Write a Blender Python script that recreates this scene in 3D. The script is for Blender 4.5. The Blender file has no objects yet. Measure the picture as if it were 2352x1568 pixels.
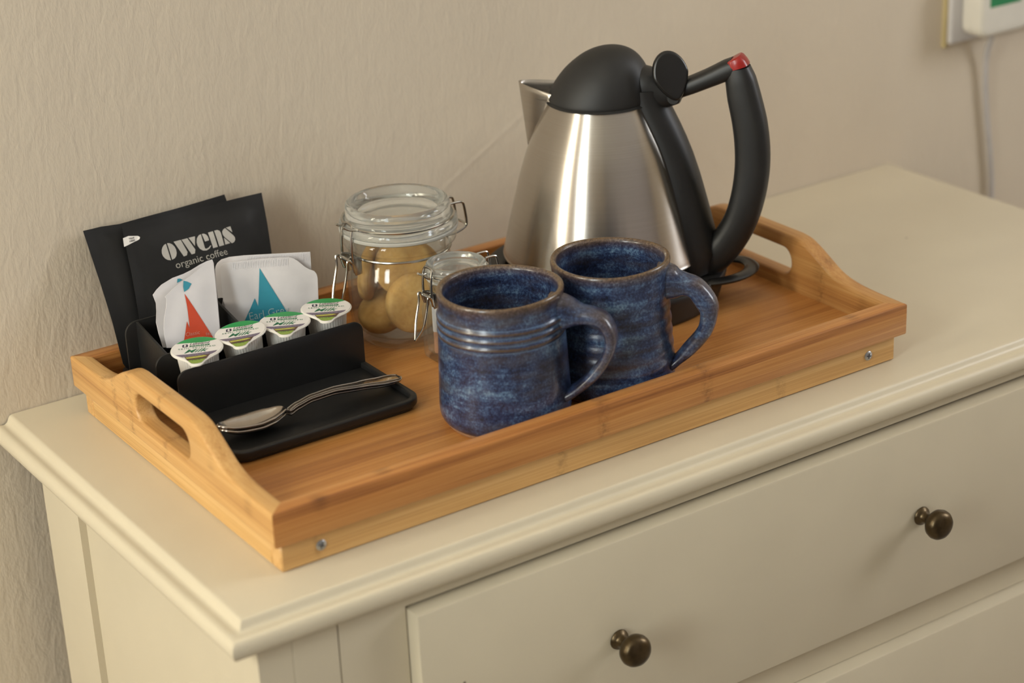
import bpy, bmesh, math, random
from mathutils import Vector, Matrix
from mathutils.geometry import delaunay_2d_cdt

random.seed(7)
SC = bpy.context.scene
COL = SC.collection
PI = math.pi

# ------------------------------------------------------------------ camera
H = 0.80                                            # height of the chest top
CAM = Vector((-0.4184, -1.2803, 1.3923))
YAW, PITCH, ROLL, FPX = 0.57901, 0.40371, -0.046715, 4711.14
fw = Vector((math.sin(YAW) * math.cos(PITCH), math.cos(YAW) * math.cos(PITCH), -math.sin(PITCH)))
r0 = fw.cross(Vector((0, 0, 1))).normalized()
u0 = r0.cross(fw)
RT = r0 * math.cos(ROLL) + u0 * math.sin(ROLL)
UP = -r0 * math.sin(ROLL) + u0 * math.cos(ROLL)
cd = bpy.data.cameras.new('camera')
cam = bpy.data.objects.new('camera', cd)
COL.objects.link(cam)
cam.matrix_world = Matrix(((RT.x, UP.x, -fw.x, CAM.x), (RT.y, UP.y, -fw.y, CAM.y), (RT.z, UP.z, -fw.z, CAM.z), (0, 0, 0, 1)))
cd.sensor_width = 36
cd.lens = FPX * 36 / 2352
cd.clip_start = 0.02
cd.dof.use_dof = True
cd.dof.focus_distance = 1.38
cd.dof.aperture_fstop = 5.0
SC.camera = cam
FH = Vector((fw.x, fw.y, 0)).normalized()           # level direction the camera looks in
RH = Vector((FH.y, -FH.x, 0))                       # level direction to its right

# ------------------------------------------------------------------ world, lights, exposure
wd = bpy.data.worlds.new('sky')
SC.world = wd
wd.use_nodes = True
wd.node_tree.nodes['Background'].inputs[0].default_value = (0.75, 0.85, 1.0, 1)
wd.node_tree.nodes['Background'].inputs[1].default_value = 0.6
SC.view_settings.view_transform = 'Standard'
SC.view_settings.look = 'None'
SC.view_settings.gamma = 1
SC.view_settings.use_curve_mapping = False
SC.view_settings.exposure = 0.25
SC.cycles.use_denoising = True
SC.cycles.max_bounces = 12
SC.cycles.transparent_max_bounces = 16
SC.cycles.sample_clamp_indirect = 4.0

RX0, RX1, RY0, RZ1 = -1.55, 2.3, -3.1, 2.4          # the room
WIN = {  # window: wall, centre, width, sill, head, power, colour
    'window_1': ('left', -0.19, 0.26, 0.86, 2.22, 16.0, (1.0, 0.94, 0.77)),
    'window_2': ('left', -1.04, 0.46, 0.95, 2.25, 21.0, (0.93, 1.0, 0.98)),
    'window_3': ('right', -1.15, 0.70, 1.25, 2.28, 21.0, (0.94, 0.96, 1.0)),
}
for wn, (side, cy, wdt, z0, z1, pw, colr) in WIN.items():
    ld = bpy.data.lights.new('daylight', 'AREA')
    ld.shape = 'RECTANGLE'
    ld.size = z1 - z0 - 0.06
    ld.size_y = wdt - 0.06
    ld.energy = pw
    ld.color = colr
    lo = bpy.data.objects.new('daylight', ld)
    COL.objects.link(lo)
    lo.location = (RX0 - 0.05 if side == 'left' else RX1 + 0.05, cy, (z0 + z1) / 2)
    lo.rotation_euler = (0, -PI / 2 if side == 'left' else PI / 2, 0)

# ------------------------------------------------------------------ helpers: pixels to points, frames
def ray(x, y):
    return fw + RT * ((x - 1176) / FPX) + UP * ((784 - y) / FPX)

TX, TY, TH = 0.0357, -0.3252, -0.00344              # tray corner on the chest top
TL, TW, TT = 0.50, 0.2969, 0.013
ZB, ZT, ZF = 0.020, 0.043, 0.0238                   # tray box bottom, rim top, floor (above chest top)
def tw(u, v, z):
    c, s = math.cos(TH), math.sin(TH)
    return Vector((TX + u * c - v * s, TY + u * s + v * c, H + z))

# ------------------------------------------------------------------ helpers: materials
def rgb(h):
    h = h.lstrip('#')
    v = [int(h[i:i + 2], 16) / 255 for i in (0, 2, 4)]
    return tuple(((c + 0.055) / 1.055) ** 2.4 if c > 0.04045 else c / 12.92 for c in v)

class NT:
    def __init__(s, name):
        s.m = bpy.data.materials.new(name)
        s.m.use_nodes = True
        s.t = s.m.node_tree
        s.n = s.t.nodes
        s.b = s.n['Principled BSDF']
    def new(s, t, **kw):
        n = s.n.new(t)
        for k, v in kw.items():
            setattr(n, k, v)
        return n
    def link(s, a, b):
        s.t.links.new(a, b)
    def coord(s, scale=(1, 1, 1), rot=(0, 0, 0), loc=(0, 0, 0), kind='Object'):
        tc = s.new('ShaderNodeTexCoord')
        mp = s.new('ShaderNodeMapping')
        mp.inputs['Scale'].default_value = scale
        mp.inputs['Rotation'].default_value = rot
        mp.inputs['Location'].default_value = loc
        s.link(tc.outputs[kind], mp.inputs['Vector'])
        return mp.outputs['Vector']
    def noise(s, vec, scale=5, detail=3, rough=0.5, dist=0):
        n = s.new('ShaderNodeTexNoise')
        n.inputs['Scale'].default_value = scale
        n.inputs['Detail'].default_value = detail
        n.inputs['Roughness'].default_value = rough
        n.inputs['Distortion'].default_value = dist
        s.link(vec, n.inputs['Vector'])
        return n.outputs['Fac']
    def ramp(s, fac, stops, interp='LINEAR'):
        r = s.new('ShaderNodeValToRGB')
        r.color_ramp.interpolation = interp
        el = r.color_ramp.elements
        while len(el) < len(stops):
            el.new(0.5)
        for e, (p, c) in zip(el, stops):
            e.position = p
            e.color = (c[0], c[1], c[2], 1) if not isinstance(c, (int, float)) else (c, c, c, 1)
        s.link(fac, r.inputs['Fac'])
        return r.outputs['Color']
    def mix(s, fac, a, b, mode='MIX'):
        m = s.new('ShaderNodeMix', data_type='RGBA', blend_type=mode)
        for sock, val in ((m.inputs['Factor'], fac), (m.inputs['A'], a), (m.inputs['B'], b)):
            if hasattr(val, 'links'):
                s.link(val, sock)
            elif isinstance(val, (int, float)):
                sock.default_value = val
            else:
                sock.default_value = (*val[:3], 1)
        return m.outputs['Result']
    def math(s, op, a, b=None, c=None, clamp=False):
        m = s.new('ShaderNodeMath', operation=op, use_clamp=clamp)
        for i, val in enumerate((a, b, c)):
            if val is None:
                continue
            if hasattr(val, 'links'):
                s.link(val, m.inputs[i])
            else:
                m.inputs[i].default_value = val
        return m.outputs[0]
    def sep(s, vec):
        x = s.new('ShaderNodeSeparateXYZ')
        s.link(vec, x.inputs[0])
        return x.outputs
    def comb(s, x, y, z):
        n = s.new('ShaderNodeCombineXYZ')
        for i, val in enumerate((x, y, z)):
            if hasattr(val, 'links'):
                s.link(val, n.inputs[i])
            else:
                n.inputs[i].default_value = val
        return n.outputs[0]
    def bump(s, h, strength=0.3, dist=0.001):
        b = s.new('ShaderNodeBump')
        b.inputs['Strength'].default_value = strength
        b.inputs['Distance'].default_value = dist
        s.link(h, b.inputs['Height'])
        s.link(b.outputs['Normal'], s.b.inputs['Normal'])
    def col(s, c):
        if hasattr(c, 'links'):
            s.link(c, s.b.inputs['Base Color'])
        else:
            s.b.inputs['Base Color'].default_value = (*c, 1)
    def set(s, **kw):
        names = {'rough': 'Roughness', 'metal': 'Metallic', 'ior': 'IOR', 'trans': 'Transmission Weight', 'coat': 'Coat Weight',
                 'coatr': 'Coat Roughness', 'spec': 'Specular IOR Level', 'aniso': 'Anisotropic', 'sss': 'Subsurface Weight', 'alpha': 'Alpha'}
        for k, v in kw.items():
            if hasattr(v, 'links'):
                s.link(v, s.b.inputs[names[k]])
            else:
                s.b.inputs[names[k]].default_value = v

def plain(name, c, rough=0.5, metal=0.0, var=0.06, scale=60, bump=0.0, **kw):
    t = NT(name)
    v = t.coord()
    n = t.noise(v, scale, 3)
    lo = tuple(x * (1 - var) for x in c)
    hi = tuple(min(1, x * (1 + var)) for x in c)
    t.col(t.ramp(n, [(0.3, lo), (0.7, hi)]))
    t.set(rough=rough, metal=metal, **kw)
    if bump:
        t.bump(t.noise(v, scale * 6, 2), bump, 0.0004)
    return t.m

def bamboo(name, axis, dark, mid, light, strip=0.0075, knots=0.75, nodes=()):
    """laminated bamboo: strips along the axis, fine fibres, scattered brown nodes"""
    t = NT(name)
    x, y, z = t.sep(t.coord())
    along, c1, c2 = {'x': (x, y, z), 'y': (y, z, x)}[axis]
    across = t.math('ADD', c1, t.math('MULTIPLY', c2, 0.83))
    idx = t.math('FLOOR', t.math('DIVIDE', across, strip))
    wn = t.new('ShaderNodeTexWhiteNoise', noise_dimensions='1D')
    t.link(idx, wn.inputs['W'])
    tone = wn.outputs['Value']
    v1 = t.comb(t.math('MULTIPLY', along, 5.0), t.math('MULTIPLY', c1, 190.0), t.math('MULTIPLY', c2, 190.0))
    f1 = t.noise(v1, 1.0, 4, 0.6)
    v2 = t.comb(t.math('MULTIPLY', along, 9.0), t.math('MULTIPLY', c1, 950.0), t.math('MULTIPLY', c2, 950.0))
    f2 = t.noise(v2, 1.0, 2, 0.6)
    f = t.math('ADD', t.math('MULTIPLY', f1, 0.52), t.math('ADD', t.math('MULTIPLY', f2, 0.42), t.math('MULTIPLY', tone, 0.14)))
    base = t.ramp(f, [(0.34, dark), (0.52, mid), (0.72, light)])
    vo = t.new('ShaderNodeTexVoronoi', voronoi_dimensions='2D')
    vo.inputs['Scale'].default_value = 1.0
    t.link(t.comb(t.math('ADD', t.math('MULTIPLY', along, 24.0), t.math('MULTIPLY', f2, 0.22)), t.math('MULTIPLY', across, 17.0), 0.0), vo.inputs['Vector'])
    rare = t.math('GREATER_THAN', t.sep(vo.outputs['Color'])[0], 0.80)
    k = t.math('MULTIPLY', t.ramp(vo.outputs['Distance'], [(0.04, knots), (0.17, 0.0)]), t.math('MULTIPLY', rare, t.ramp(f2, [(0.36, 1.0), (0.60, 0.15)])))
    for (pos, wd_) in nodes:
        nz = t.noise(t.comb(t.math('MULTIPLY', along, 170.0), t.math('MULTIPLY', c1, 230.0), t.math('MULTIPLY', c2, 230.0)), 1.0, 4, 0.75)
        off = t.math('ABSOLUTE', t.math('SUBTRACT', t.math('ADD', along, t.math('MULTIPLY', t.math('SUBTRACT', f1, 0.5), 0.006)), pos))
        near = t.math('SUBTRACT', 1.0, t.math('DIVIDE', off, wd_), clamp=True)
        k = t.math('MAXIMUM', k, t.math('MULTIPLY', near, t.ramp(nz, [(0.42, 0.0), (0.64, 0.62)])))
    t.col(t.mix(k, base, tuple(c * 0.45 for c in dark)))
    t.set(rough=0.42, coat=0.12, coatr=0.25)
    t.bump(f2, 0.12, 0.0004)
    return t.m

M = {}
def build_materials():
    # walls: uneven painted plaster
    t = NT('plaster')
    v = t.coord()
    big = t.noise(t.coord((9, 9, 4)), 1.0, 3, 0.55)
    n1 = t.noise(t.coord((130, 130, 42)), 1.0, 3, 0.55, 0.6)
    n2 = t.noise(t.coord((420, 420, 230)), 1.0, 2, 0.5)
    t.col(t.ramp(big, [(0.3, (0.61, 0.520, 0.405)), (0.7, (0.65, 0.555, 0.43))]))
    t.set(rough=0.75)
    x, y, z = t.sep(v)
    # a filled crack running up to the right behind the kettle
    line = t.math('ABSOLUTE', t.math('SUBTRACT', t.math('SUBTRACT', z, H + 0.128), t.math('MULTIPLY', t.math('SUBTRACT', x, 0.4424), 0.575)))
    inx = t.math('MULTIPLY', t.math('LESS_THAN', x, 0.50), t.math('GREATER_THAN', x, 0.30))
    crack = t.math('MULTIPLY', t.math('SUBTRACT', 1.0, t.math('DIVIDE', line, 0.004), clamp=True), inx)
    hgt = t.math('ADD', t.math('ADD', t.math('MULTIPLY', n1, 1.0), t.math('MULTIPLY', n2, 0.35)), t.math('MULTIPLY', crack, 0.35))
    t.bump(hgt, 0.55, 0.0013)
    M['plaster'] = t.m
    M['pale_wall'] = plain('pale_lilac_paint', (0.44, 0.42, 0.45), 0.8)
    M['ceiling'] = plain('ceiling_paint', (0.84, 0.82, 0.77), 0.8)
    M['carpet'] = plain('carpet', (0.36, 0.32, 0.27), 0.95, var=0.25, scale=300)
    M['white_gloss'] = plain('white_gloss', (0.78, 0.75, 0.68), 0.3)
    # cream painted furniture with a few specks
    t = NT('cream_paint')
    v = t.coord()
    n = t.noise(v, 14, 3)
    vo = t.new('ShaderNodeTexVoronoi')
    vo.inputs['Scale'].default_value = 15
    t.link(v, vo.inputs['Vector'])
    spk = t.ramp(vo.outputs['Distance'], [(0.012, 1.0), (0.022, 0.0)])
    t.col(t.mix(spk, t.ramp(n, [(0.3, (0.605, 0.525, 0.385)), (0.7, (0.635, 0.552, 0.405))]), (0.13, 0.08, 0.05)))
    t.set(rough=0.38, coat=0.1, coatr=0.3)
    t.bump(t.noise(v, 260, 2), 0.05, 0.0004)
    M['cream'] = t.m
    M['bamboo_front'] = bamboo('bamboo_rail', 'x', (0.24, 0.082, 0.021), (0.44, 0.175, 0.043), (0.60, 0.29, 0.088), nodes=((0.2367, 0.006), (0.3206, 0.006)))
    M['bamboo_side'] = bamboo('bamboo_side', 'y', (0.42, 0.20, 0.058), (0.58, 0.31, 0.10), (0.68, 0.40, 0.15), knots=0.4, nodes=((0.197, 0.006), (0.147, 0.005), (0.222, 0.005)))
    M['bamboo_side_shaded'] = bamboo('bamboo_side_shaded', 'y', (0.32, 0.13, 0.036), (0.46, 0.215, 0.062), (0.57, 0.31, 0.105), knots=0.4, nodes=((0.075, 0.005),))  # side bamboo again, with the right side's shade painted into the colour
    M['bamboo_floor'] = bamboo('bamboo_floor', 'x', (0.34, 0.125, 0.030), (0.47, 0.195, 0.048), (0.57, 0.265, 0.075), strip=0.02, knots=0.0)
    M['bamboo_pale_x'] = bamboo('bamboo_leg_rail', 'x', (0.46, 0.24, 0.075), (0.61, 0.345, 0.12), (0.70, 0.43, 0.175), knots=0.4, nodes=((0.207, 0.005), (0.389, 0.005), (0.0297, 0.004)))
    M['bamboo_pale_y'] = bamboo('bamboo_leg_side', 'y', (0.48, 0.26, 0.085), (0.63, 0.37, 0.13), (0.72, 0.46, 0.19), knots=0.4)
    M['screw'] = plain('zinc_screw', (0.45, 0.46, 0.47), 0.35, 1.0)
    M['screw_dark'] = plain('screw_recess', (0.08, 0.08, 0.09), 0.5, 0.6)
    M['bronze'] = plain('aged_bronze', (0.095, 0.066, 0.034), 0.32, 0.9, var=0.4, scale=90)
    M['black'] = plain('black_plastic', (0.0095, 0.0092, 0.0090), 0.46, var=0.12)
    M['black_soft'] = plain('black_matt_plastic', (0.0130, 0.0124, 0.0120), 0.55, var=0.12)
    M['black_gloss'] = plain('black_gloss_plastic', (0.010, 0.0095, 0.009), 0.25)
    M['red'] = plain('red_plastic', (0.30, 0.012, 0.009), 0.28)
    # brushed steel
    t = NT('brushed_steel')
    v = t.coord((6, 6, 1400))
    n = t.noise(v, 1.0, 2)
    t.col(t.ramp(n, [(0.3, (0.52, 0.48, 0.43)), (0.7, (0.55, 0.51, 0.46))]))
    t.set(metal=1.0, rough=0.27, aniso=0.90)
    t.b.inputs['Anisotropic Rotation'].default_value = 0.25
    tg = t.new('ShaderNodeTangent', direction_type='RADIAL', axis='Z')
    t.link(tg.outputs[0], t.b.inputs['Tangent'])
    M['steel'] = t.m
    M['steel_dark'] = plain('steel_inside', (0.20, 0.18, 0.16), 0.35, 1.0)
    M['wire'] = plain('steel_wire', (0.52, 0.50, 0.46), 0.2, 1.0, scale=200)
    M['spoon'] = plain('spoon_steel', (0.50, 0.45, 0.40), 0.16, 1.0, scale=150)
    M['spoon_bead'] = plain('spoon_bead', (0.36, 0.32, 0.28), 0.25, 1.0)
    # thin-walled clear glass
    def clear(name, tint, rough=0.02, milk=0.0):
        t = NT(name)
        tr = t.new('ShaderNodeBsdfTransparent')
        tr.inputs[0].default_value = (*tint, 1)
        gl = t.new('ShaderNodeBsdfGlossy')
        gl.inputs['Roughness'].default_value = rough
        lw = t.new('ShaderNodeLayerWeight')
        lw.inputs['Blend'].default_value = 0.5
        sch = t.math('ADD', t.math('MULTIPLY', t.math('POWER', lw.outputs['Facing'], 4.0), 0.75), 0.035, clamp=True)
        mx = t.new('ShaderNodeMixShader')
        t.link(sch, mx.inputs[0])
        t.link(tr.outputs[0], mx.inputs[1])
        t.link(gl.outputs[0], mx.inputs[2])
        out = mx.outputs[0]
        if milk:
            df = t.new('ShaderNodeBsdfDiffuse')
            df.inputs[0].default_value = (0.80, 0.81, 0.75, 1)
            m2 = t.new('ShaderNodeMixShader')
            t.link(t.math('ADD', t.math('MULTIPLY', t.math('POWER', lw.outputs['Facing'], 2.0), milk * 2.5), milk, clamp=True), m2.inputs[0])
            t.link(out, m2.inputs[1])
            t.link(df.outputs[0], m2.inputs[2])
            out = m2.outputs[0]
        t.link(out, t.n['Material Output'].inputs['Surface'])
        return t.m
    M['glass'] = clear('jar_glass', (0.965, 0.975, 0.965), 0.02, 0.012)
    t = NT('lid_glass')
    t.col((0.96, 0.975, 0.96))
    t.set(trans=1.0, rough=0.05, ior=1.38)
    df = t.new('ShaderNodeBsdfDiffuse')
    df.inputs[0].default_value = (0.78, 0.78, 0.72, 1)
    mx = t.new('ShaderNodeMixShader')
    mx.inputs[0].default_value = 0.13
    t.link(t.b.outputs[0], mx.inputs[1])
    t.link(df.outputs[0], mx.inputs[2])
    t.link(mx.outputs[0], t.n['Material Output'].inputs['Surface'])
    M['lid_glass'] = t.m
    M['gasket'] = plain('clear_rubber', (0.62, 0.60, 0.54), 0.45, trans=0.35)
    t = NT('biscuit')
    v = t.coord()
    n = t.noise(v, 90, 4, 0.65)
    t.col(t.ramp(n, [(0.3, (0.46, 0.235, 0.062)), (0.6, (0.62, 0.36, 0.11)), (0.8, (0.70, 0.45, 0.17))]))
    t.set(rough=0.85)
    t.bump(n, 0.6, 0.0012)
    M['biscuit'] = t.m
    # mug glaze
    def glaze(name, seed, rings=False):
        t = NT(name)
        v = t.coord(loc=(seed, seed * 2, 0))
        x, y, z = t.sep(t.coord())
        sp = t.noise(v, 620, 3, 0.7)
        md = t.noise(v, 95, 4, 0.6)
        band = t.noise(t.coord((14, 14, 150), loc=(seed, 0, seed)), 1.0, 3, 0.6)
        f = t.math('ADD', t.math('MULTIPLY', sp, 0.40), t.math('ADD', t.math('MULTIPLY', md, 0.28), t.math('MULTIPLY', band, 0.38)))
        body = t.ramp(f, [(0.41, (0.010, 0.012, 0.024)), (0.50, (0.019, 0.029, 0.075)), (0.57, (0.044, 0.074, 0.150)), (0.64, (0.105, 0.175, 0.270)), (0.73, (0.23, 0.33, 0.42))])
        br = t.noise(t.coord((20, 20, 60), loc=(0, seed, 0)), 1.0, 3, 0.6)
        body = t.mix(t.ramp(br, [(0.47, 0.0), (0.66, 0.65)]), body, (0.060, 0.045, 0.040))
        rim = t.ramp(t.math('ADD', z, t.math('MULTIPLY', md, 0.004)), [(0.0888, 0.0), (0.0918, 1.0)])
        rimc = t.ramp(sp, [(0.35, (0.055, 0.033, 0.016)), (0.6, (0.17, 0.095, 0.034)), (0.75, (0.20, 0.16, 0.11))])
        if rings:                                   # the glaze breaks brown on each ridge and pools pale in the grooves
            zz = t.math('ADD', z, t.math('MULTIPLY', t.math('SUBTRACT', md, 0.5), 0.0012))
            saw = t.math('PINGPONG', t.math('ADD', t.math('SUBTRACT', zz, 0.0639), 0.0260), 0.0026)
            band_ = t.math('MULTIPLY', t.math('GREATER_THAN', z, 0.0612), t.math('MULTIPLY', t.math('LESS_THAN', z, 0.0768), t.math('COMPARE', t.math('SQRT', t.math('ADD', t.math('MULTIPLY', x, x), t.math('MULTIPLY', y, y))), 0.0405, 0.0016)))
            body = t.mix(t.math('MULTIPLY', t.ramp(t.math('MULTIPLY', saw, 380.0), [(0.10, 0.85), (0.42, 0.0)]), band_), body, (0.085, 0.050, 0.024))
            body = t.mix(t.math('MULTIPLY', t.ramp(t.math('MULTIPLY', saw, 380.0), [(0.55, 0.0), (0.95, 0.55)]), band_), body, (0.12, 0.21, 0.34))
        geo = t.new('ShaderNodeNewGeometry')
        edge = t.ramp(geo.outputs['Pointiness'], [(0.515, 0.0), (0.560, 0.85)])
        t.col(t.mix(t.math('MAXIMUM', rim, edge), body, rimc))
        t.set(rough=0.30, coat=0.35, coatr=0.14)
        t.bump(t.math('ADD', md, t.math('MULTIPLY', band, 0.8)), 0.22, 0.0012)
        return t.m
    M['glaze'] = glaze('blue_glaze', 0.0, True)
    M['glaze_b'] = glaze('blue_glaze_streaked', 3.1)
    M['clay'] = plain('bare_clay', (0.36, 0.20, 0.10), 0.8, var=0.15, scale=300)
    M['pack_black'] = plain('black_foil_pack', (0.0120, 0.0115, 0.0115), 0.45, var=0.15, scale=40, bump=0.05, spec=0.3)
    M['silver'] = plain('silver_print', (0.50, 0.47, 0.43), 0.42, 0.25, var=0.1)
    M['silver_dim'] = plain('thin_silver_print', (0.42, 0.39, 0.34), 0.5, 0.1, var=0.35, scale=30)
    M['paper'] = plain('tea_paper', (0.68, 0.645, 0.645), 0.7, var=0.05, scale=45, bump=0.08)
    M['crimp'] = plain('crimp_ridge', (0.74, 0.71, 0.72), 0.6)
    M['teal'] = plain('teal_print', (0.035, 0.27, 0.36), 0.6)
    M['orange'] = plain('orange_red_print', (0.58, 0.060, 0.016), 0.6)
    M['faint_print'] = plain('faint_print', (0.62, 0.36, 0.28), 0.6)
    M['chalk_print'] = plain('chalk_print', (0.42, 0.56, 0.57), 0.6)
    M['print_white'] = plain('white_print', (0.74, 0.70, 0.66), 0.6)
    M['print_black'] = plain('black_print', (0.02, 0.018, 0.02), 0.6)
    M['navy'] = plain('navy_print', (0.022, 0.016, 0.045), 0.5)
    M['green'] = plain('green_print', (0.008, 0.27, 0.06), 0.4)
    M['green_dark'] = plain('dark_green_print', (0.016, 0.16, 0.07), 0.5)
    M['lid_white'] = plain('milk_lid', (0.74, 0.70, 0.66), 0.35, var=0.02)
    M['pot_white'] = plain('milk_pot_plastic', (0.76, 0.72, 0.65), 0.4, var=0.03)
    M['mauve'] = plain('mauve_print', (0.15, 0.12, 0.17), 0.5, var=0.4, scale=900)
    M['field'] = plain('yellow_green_print', (0.42, 0.40, 0.07), 0.5, var=0.3, scale=900)
    M['lime'] = plain('lime_print', (0.23, 0.32, 0.05), 0.5, var=0.15, scale=900)
    M['hedge'] = plain('brown_print', (0.09, 0.045, 0.03), 0.5, var=0.4, scale=900)
    M['sugar_brown'] = plain('brown_sachet_paper', (0.40, 0.19, 0.10), 0.7, var=0.2, scale=120)
    M['socket_white'] = plain('socket_plastic', (0.60, 0.57, 0.56), 0.35, var=0.02)
    M['plug_white'] = plain('plug_plastic', (0.70, 0.66, 0.58), 0.3, var=0.02)
    M['cable'] = plain('cable_sheath', (0.50, 0.47, 0.46), 0.45)
    M['skin_grey'] = plain('pack_edge', (0.30, 0.29, 0.28), 0.5)
build_materials()

# ------------------------------------------------------------------ helpers: objects
def link(name, me, mat, parent=None, loc=None, rot=None, smooth=40):
    if mat is not None:
        me.materials.clear()
        me.materials.append(M[mat] if isinstance(mat, str) else mat)
    if smooth:
        me.polygons.foreach_set('use_smooth', [True] * len(me.polygons))
        me.set_sharp_from_angle(angle=math.radians(smooth))
    else:
        me.polygons.foreach_set('use_smooth', [False] * len(me.polygons))
    me.update()
    o = bpy.data.objects.new(name, me)
    COL.objects.link(o)
    if loc is not None:
        o.location = loc
    if rot is not None:
        o.rotation_euler = rot
    if parent is not None:
        o.parent = parent
    return o

def tag(o, label, cat, group=None):
    o['label'] = label
    o['category'] = cat
    if group:
        o['group'] = group
    return o

def thing(name, label, cat, loc=(0, 0, 0), rotz=0.0, group=None):
    o = bpy.data.objects.new(name, None)
    COL.objects.link(o)
    o.empty_display_size = 0.02
    o.location = loc
    o.rotation_euler = (0, 0, rotz)
    return tag(o, label, cat, group)

def struct(o):
    o['kind'] = 'structure'
    return o

def copy_tree(o, parent=None):
    c = o.copy()
    COL.objects.link(c)
    c.parent = parent
    for ch in list(o.children):
        copy_tree(ch, c)
    return c

def mesh(bm):
    me = bpy.data.meshes.new('m')
    bmesh.ops.recalc_face_normals(bm, faces=bm.faces)
    bm.to_mesh(me)
    bm.free()
    return me

def raw(verts, faces):
    me = bpy.data.meshes.new('m')
    me.from_pydata([tuple(v) for v in verts], [], faces)
    me.update()
    return me

def fix(me):
    bm = bmesh.new()
    bm.from_mesh(me)
    bmesh.ops.remove_doubles(bm, verts=bm.verts, dist=1e-6)
    bmesh.ops.recalc_face_normals(bm, faces=bm.faces)
    bm.to_mesh(me)
    bm.free()
    return me

def box(x0, x1, y0, y1, z0, z1, bev=0.0, seg=2):
    bm = bmesh.new()
    bmesh.ops.create_cube(bm, size=1)
    for v in bm.verts:
        v.co = Vector(((x0 + x1) / 2 + v.co.x * (x1 - x0), (y0 + y1) / 2 + v.co.y * (y1 - y0), (z0 + z1) / 2 + v.co.z * (z1 - z0)))
    if bev:
        bmesh.ops.bevel(bm, geom=list(bm.edges), offset=bev, segments=seg, profile=0.5, affect='EDGES')
    return mesh(bm)

def lathe(prof, n=64, cap0=True, cap1=True, fn=None):
    """revolve (r, z) points about z; r == 0 closes to a pole"""
    vs, fs, rings = [], [], []
    for (r, z) in prof:
        if r < 1e-7:
            rings.append([len(vs)])
            vs.append((0, 0, z))
        else:
            st = len(vs)
            for i in range(n):
                a = 2 * PI * i / n
                p = Vector((r * math.cos(a), r * math.sin(a), z))
                if fn:
                    p = fn(p, a)
                vs.append(tuple(p))
            rings.append(list(range(st, st + n)))
    for A, B in zip(rings, rings[1:]):
        for i in range(n):
            j = (i + 1) % n
            if len(A) == 1 and len(B) == 1:
                continue
            if len(A) == 1:
                fs.append((A[0], B[j], B[i]))
            elif len(B) == 1:
                fs.append((A[i], A[j], B[0]))
            else:
                fs.append((A[i], A[j], B[j], B[i]))
    return fix(raw(vs, fs))

def smooth_path(pts, k=6):
    """Catmull-Rom through the points"""
    pts = [Vector(p) for p in pts]
    out = []
    for i in range(len(pts) - 1):
        p0 = pts[i - 1] if i > 0 else pts[i] * 2 - pts[i + 1]
        p1, p2 = pts[i], pts[i + 1]
        p3 = pts[i + 2] if i + 2 < len(pts) else pts[i + 1] * 2 - pts[i]
        for j in range(k):
            t = j / k
            out.append(0.5 * ((2 * p1) + (p2 - p0) * t + (2 * p0 - 5 * p1 + 4 * p2 - p3) * t * t + (3 * p1 - p0 - 3 * p2 + p3) * t ** 3))
    out.append(pts[-1])
    return out

def sweep(path, ra, rb=None, side=None, n=12, closed=False, power=1.0):
    """tube along a path; ra in the plane of travel, rb along the side vector; radii may be lists"""
    path = [Vector(p) for p in path]
    m = len(path)
    ral = ra if isinstance(ra, (list, tuple)) else [ra] * m
    rbl = ral if rb is None else (rb if isinstance(rb, (list, tuple)) else [rb] * m)
    def samp(l, i):
        if len(l) == m:
            return l[i]
        t = i / (m - 1) * (len(l) - 1)
        k = min(int(t), len(l) - 2)
        return l[k] + (l[k + 1] - l[k]) * (t - k)
    vs, fs = [], []
    prev = None
    for i, p in enumerate(path):
        if closed:
            d = path[(i + 1) % m] - path[i - 1]
        else:
            d = path[min(i + 1, m - 1)] - path[max(i - 1, 0)]
        d.normalize()
        if side is not None:
            s = Vector(side)
            s = (s - d * s.dot(d)).normalized()
        elif prev is None:
            s = d.orthogonal().normalized()
        else:
            s = (prev - d * prev.dot(d)).normalized()
        prev = s
        q = d.cross(s)
        A, B = samp(ral, i), samp(rbl, i)
        for k in range(n):
            a = 2 * PI * k / n
            ca, sa = math.cos(a), math.sin(a)
            ca = math.copysign(abs(ca) ** power, ca)
            sa = math.copysign(abs(sa) ** power, sa)
            vs.append(p + s * (B * ca) + q * (A * sa))
    R = m if closed else m - 1
    for i in range(R):
        for k in range(n):
            a, b = i * n + k, i * n + (k + 1) % n
            c, d = ((i + 1) % m) * n + (k + 1) % n, ((i + 1) % m) * n + k
            fs.append((a, b, c, d))
    if not closed:
        fs.append(tuple(range(n - 1, -1, -1)))
        fs.append(tuple(range((m - 1) * n, m * n)))
    return fix(raw(vs, fs))

def join(*mes):
    bm = bmesh.new()
    for me in mes:
        bm.from_mesh(me)
    out = bpy.data.meshes.new('m')
    bm.to_mesh(out)
    bm.free()
    return out

def xform(me, mtx):
    me.transform(mtx)
    return me

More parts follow.
